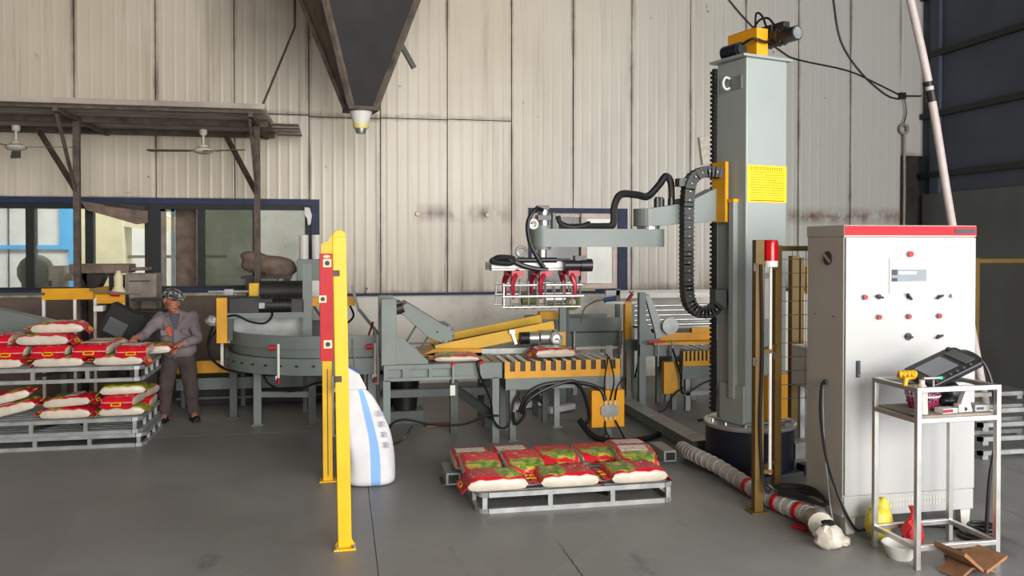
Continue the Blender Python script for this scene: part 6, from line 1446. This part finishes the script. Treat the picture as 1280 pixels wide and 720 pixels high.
# jacket: trunk shell, sleeves, hem
j = MB()
j.ell((0.0, 0.02, 1.11), (0.205, 0.135, 0.15), 20); j.ell((0, 0.03, 0.96), (0.195, 0.140, 0.20), 20); j.ell((0.005, 0.05, 0.82), (0.205, 0.145, 0.13), 20)
capsules(j, [(SL + Vector((0.02, 0, 0)), 0.072), (EL, 0.055), (EL.lerp(WL, 0.35), 0.050)])
capsules(j, [(SR - Vector((0.02, 0, 0)), 0.072), (ER, 0.056), (ER.lerp(WR, 0.80), 0.044)])
jk = solid(j, 'jacket', 'jacket', man, 0.011, 5, 0.022, 0.07)
c_ = MB()
for sx in (-1, 1):
    c_.add([(sx * 0.03, -0.02, 1.245), (sx * 0.085, -0.01, 1.235), (sx * 0.095, -0.105, 1.17), (sx * 0.03, -0.140, 1.09), (sx * 0.03, -0.128, 1.095), (sx * 0.09, -0.09, 1.172), (sx * 0.08, 0.0, 1.24), (sx * 0.03, -0.01, 1.25)], [(0, 1, 2, 3), (7, 4, 5, 6), (0, 3, 4, 7), (1, 6, 5, 2), (2, 5, 4, 3), (0, 7, 6, 1)])
c_.build('collar', 'jacket', jk)
MB().prism([(-0.05, 1.225), (0.05, 1.225), (0.015, 1.06), (-0.005, 1.06)], 'y', -0.138, -0.09).build('shirt_front', 'shirt', jk, bevel=0.004)
MB().prism([(-0.10, 1.07), (-0.045, 1.09), (-0.02, 0.99), (-0.05, 0.97)], 'y', -0.150, -0.125).build('orange_lining', mat('orange_red_cloth', (206, 92, 66), 0.9), jk, bevel=0.003)
MB().bar((-0.02, -0.152, 1.05), (0.0, -0.165, 0.72), 0.012, 0.006).build('front_seam', 'shirt', jk)
for sx, z0 in ((-0.11, 1.02), (0.11, 1.03)): MB().box((sx, -0.145, z0), (0.075, 0.012, 0.06), rot=(R(-6), 0, R(-sx * 220))).build('chest_pocket', 'jacket', jk, bevel=0.003)
tr = MB()
tr.ell((0, 0.07, 0.76), (0.175, 0.125, 0.12), 18)
capsules(tr, [(Vector((-0.085, 0.07, 0.74)), 0.10), (Vector((-0.125, 0.0, 0.40)), 0.082), (Vector((-0.145, 0.04, 0.10)), 0.068)])
capsules(tr, [(Vector((0.085, 0.07, 0.74)), 0.10), (Vector((0.14, 0.01, 0.40)), 0.082), (Vector((0.165, 0.06, 0.10)), 0.070)])
solid(tr, 'trousers', 'trousers', man, 0.011, 5, 0.026, 0.08)
for x, y, a in ((-0.15, -0.01, -8), (0.18, 0.01, 22)):
    s3 = MB(); s3.ell((0, -0.06, 0.038), (0.048, 0.085, 0.036), 14); s3.ell((0, 0.03, 0.05), (0.046, 0.07, 0.05), 14); s3.b2((-0.044, -0.13, 0.0), (0.044, 0.085, 0.02))
    s3.v = [(p[0], p[1], max(p[2], 0.0)) for p in s3.v]
    sh = solid(s3, 'shoe', 'shoe', man, 0.008, 3); sh.location = (x, y, 0.0); sh.rotation_euler = (0, 0, R(a))

# ------------------------------------------------------------------ separate pieces become separate parts
KEEP = ('printed', 'marks', 'tiles', 'scraps', 'hose', 'film', 'glove', 'sheet', 'body', 'jacket', 'trousers', 'shoe', 'cap', 'hair', 'lead', 'cable', 'strand', 'loop', 'run', 'guard', 'corner', 'slab')
def islands(me):
    n = len(me.vertices); par = list(range(n))
    def find(i):
        while par[i] != i: par[i] = par[par[i]]; i = par[i]
        return i
    for e in me.edges:
        a, b = find(e.vertices[0]), find(e.vertices[1])
        if a != b: par[a] = b
    d = {}
    for i in range(n): d.setdefault(find(i), []).append(i)
    return list(d.values())
def split_pieces(o, eps=0.004):
    me = o.data; isl = islands(me)
    if len(isl) < 2: return
    bx = []
    for vs in isl:
        co = [me.vertices[i].co for i in vs]
        bx.append(([min(c[k] for c in co) - eps for k in range(3)], [max(c[k] for c in co) + eps for k in range(3)]))
    grp = list(range(len(isl)))
    def f(i):
        while grp[i] != i: i = grp[i]
        return i
    for i in range(len(isl)):
        for j in range(i):
            if all(bx[i][0][k] <= bx[j][1][k] and bx[j][0][k] <= bx[i][1][k] for k in range(3)):
                a, b = f(i), f(j)
                if a != b: grp[a] = b
    cl = {}
    for i in range(len(isl)): cl.setdefault(f(i), set()).update(isl[i])
    if len(cl) < 2: return
    cl = list(cl.values()); base = me.copy()
    for k, keep in enumerate(cl):
        m2 = me if k == 0 else base.copy()
        bm = bmesh.new(); bm.from_mesh(base); bm.verts.ensure_lookup_table()
        bmesh.ops.delete(bm, geom=[v for v in bm.verts if v.index not in keep], context='VERTS')
        bm.to_mesh(m2); bm.free()
        if k:
            c = o.copy(); c.data = m2; COL.objects.link(c)
    bpy.data.meshes.remove(base)
for o in [o for o in bpy.data.objects if o.type == 'MESH' and o.parent is not None and o.get('kind') is None and o.data.users == 1]:
    if any(m.type == 'REMESH' for m in o.modifiers) or any(w in o.name for w in KEEP) or kids(o): continue
    split_pieces(o)
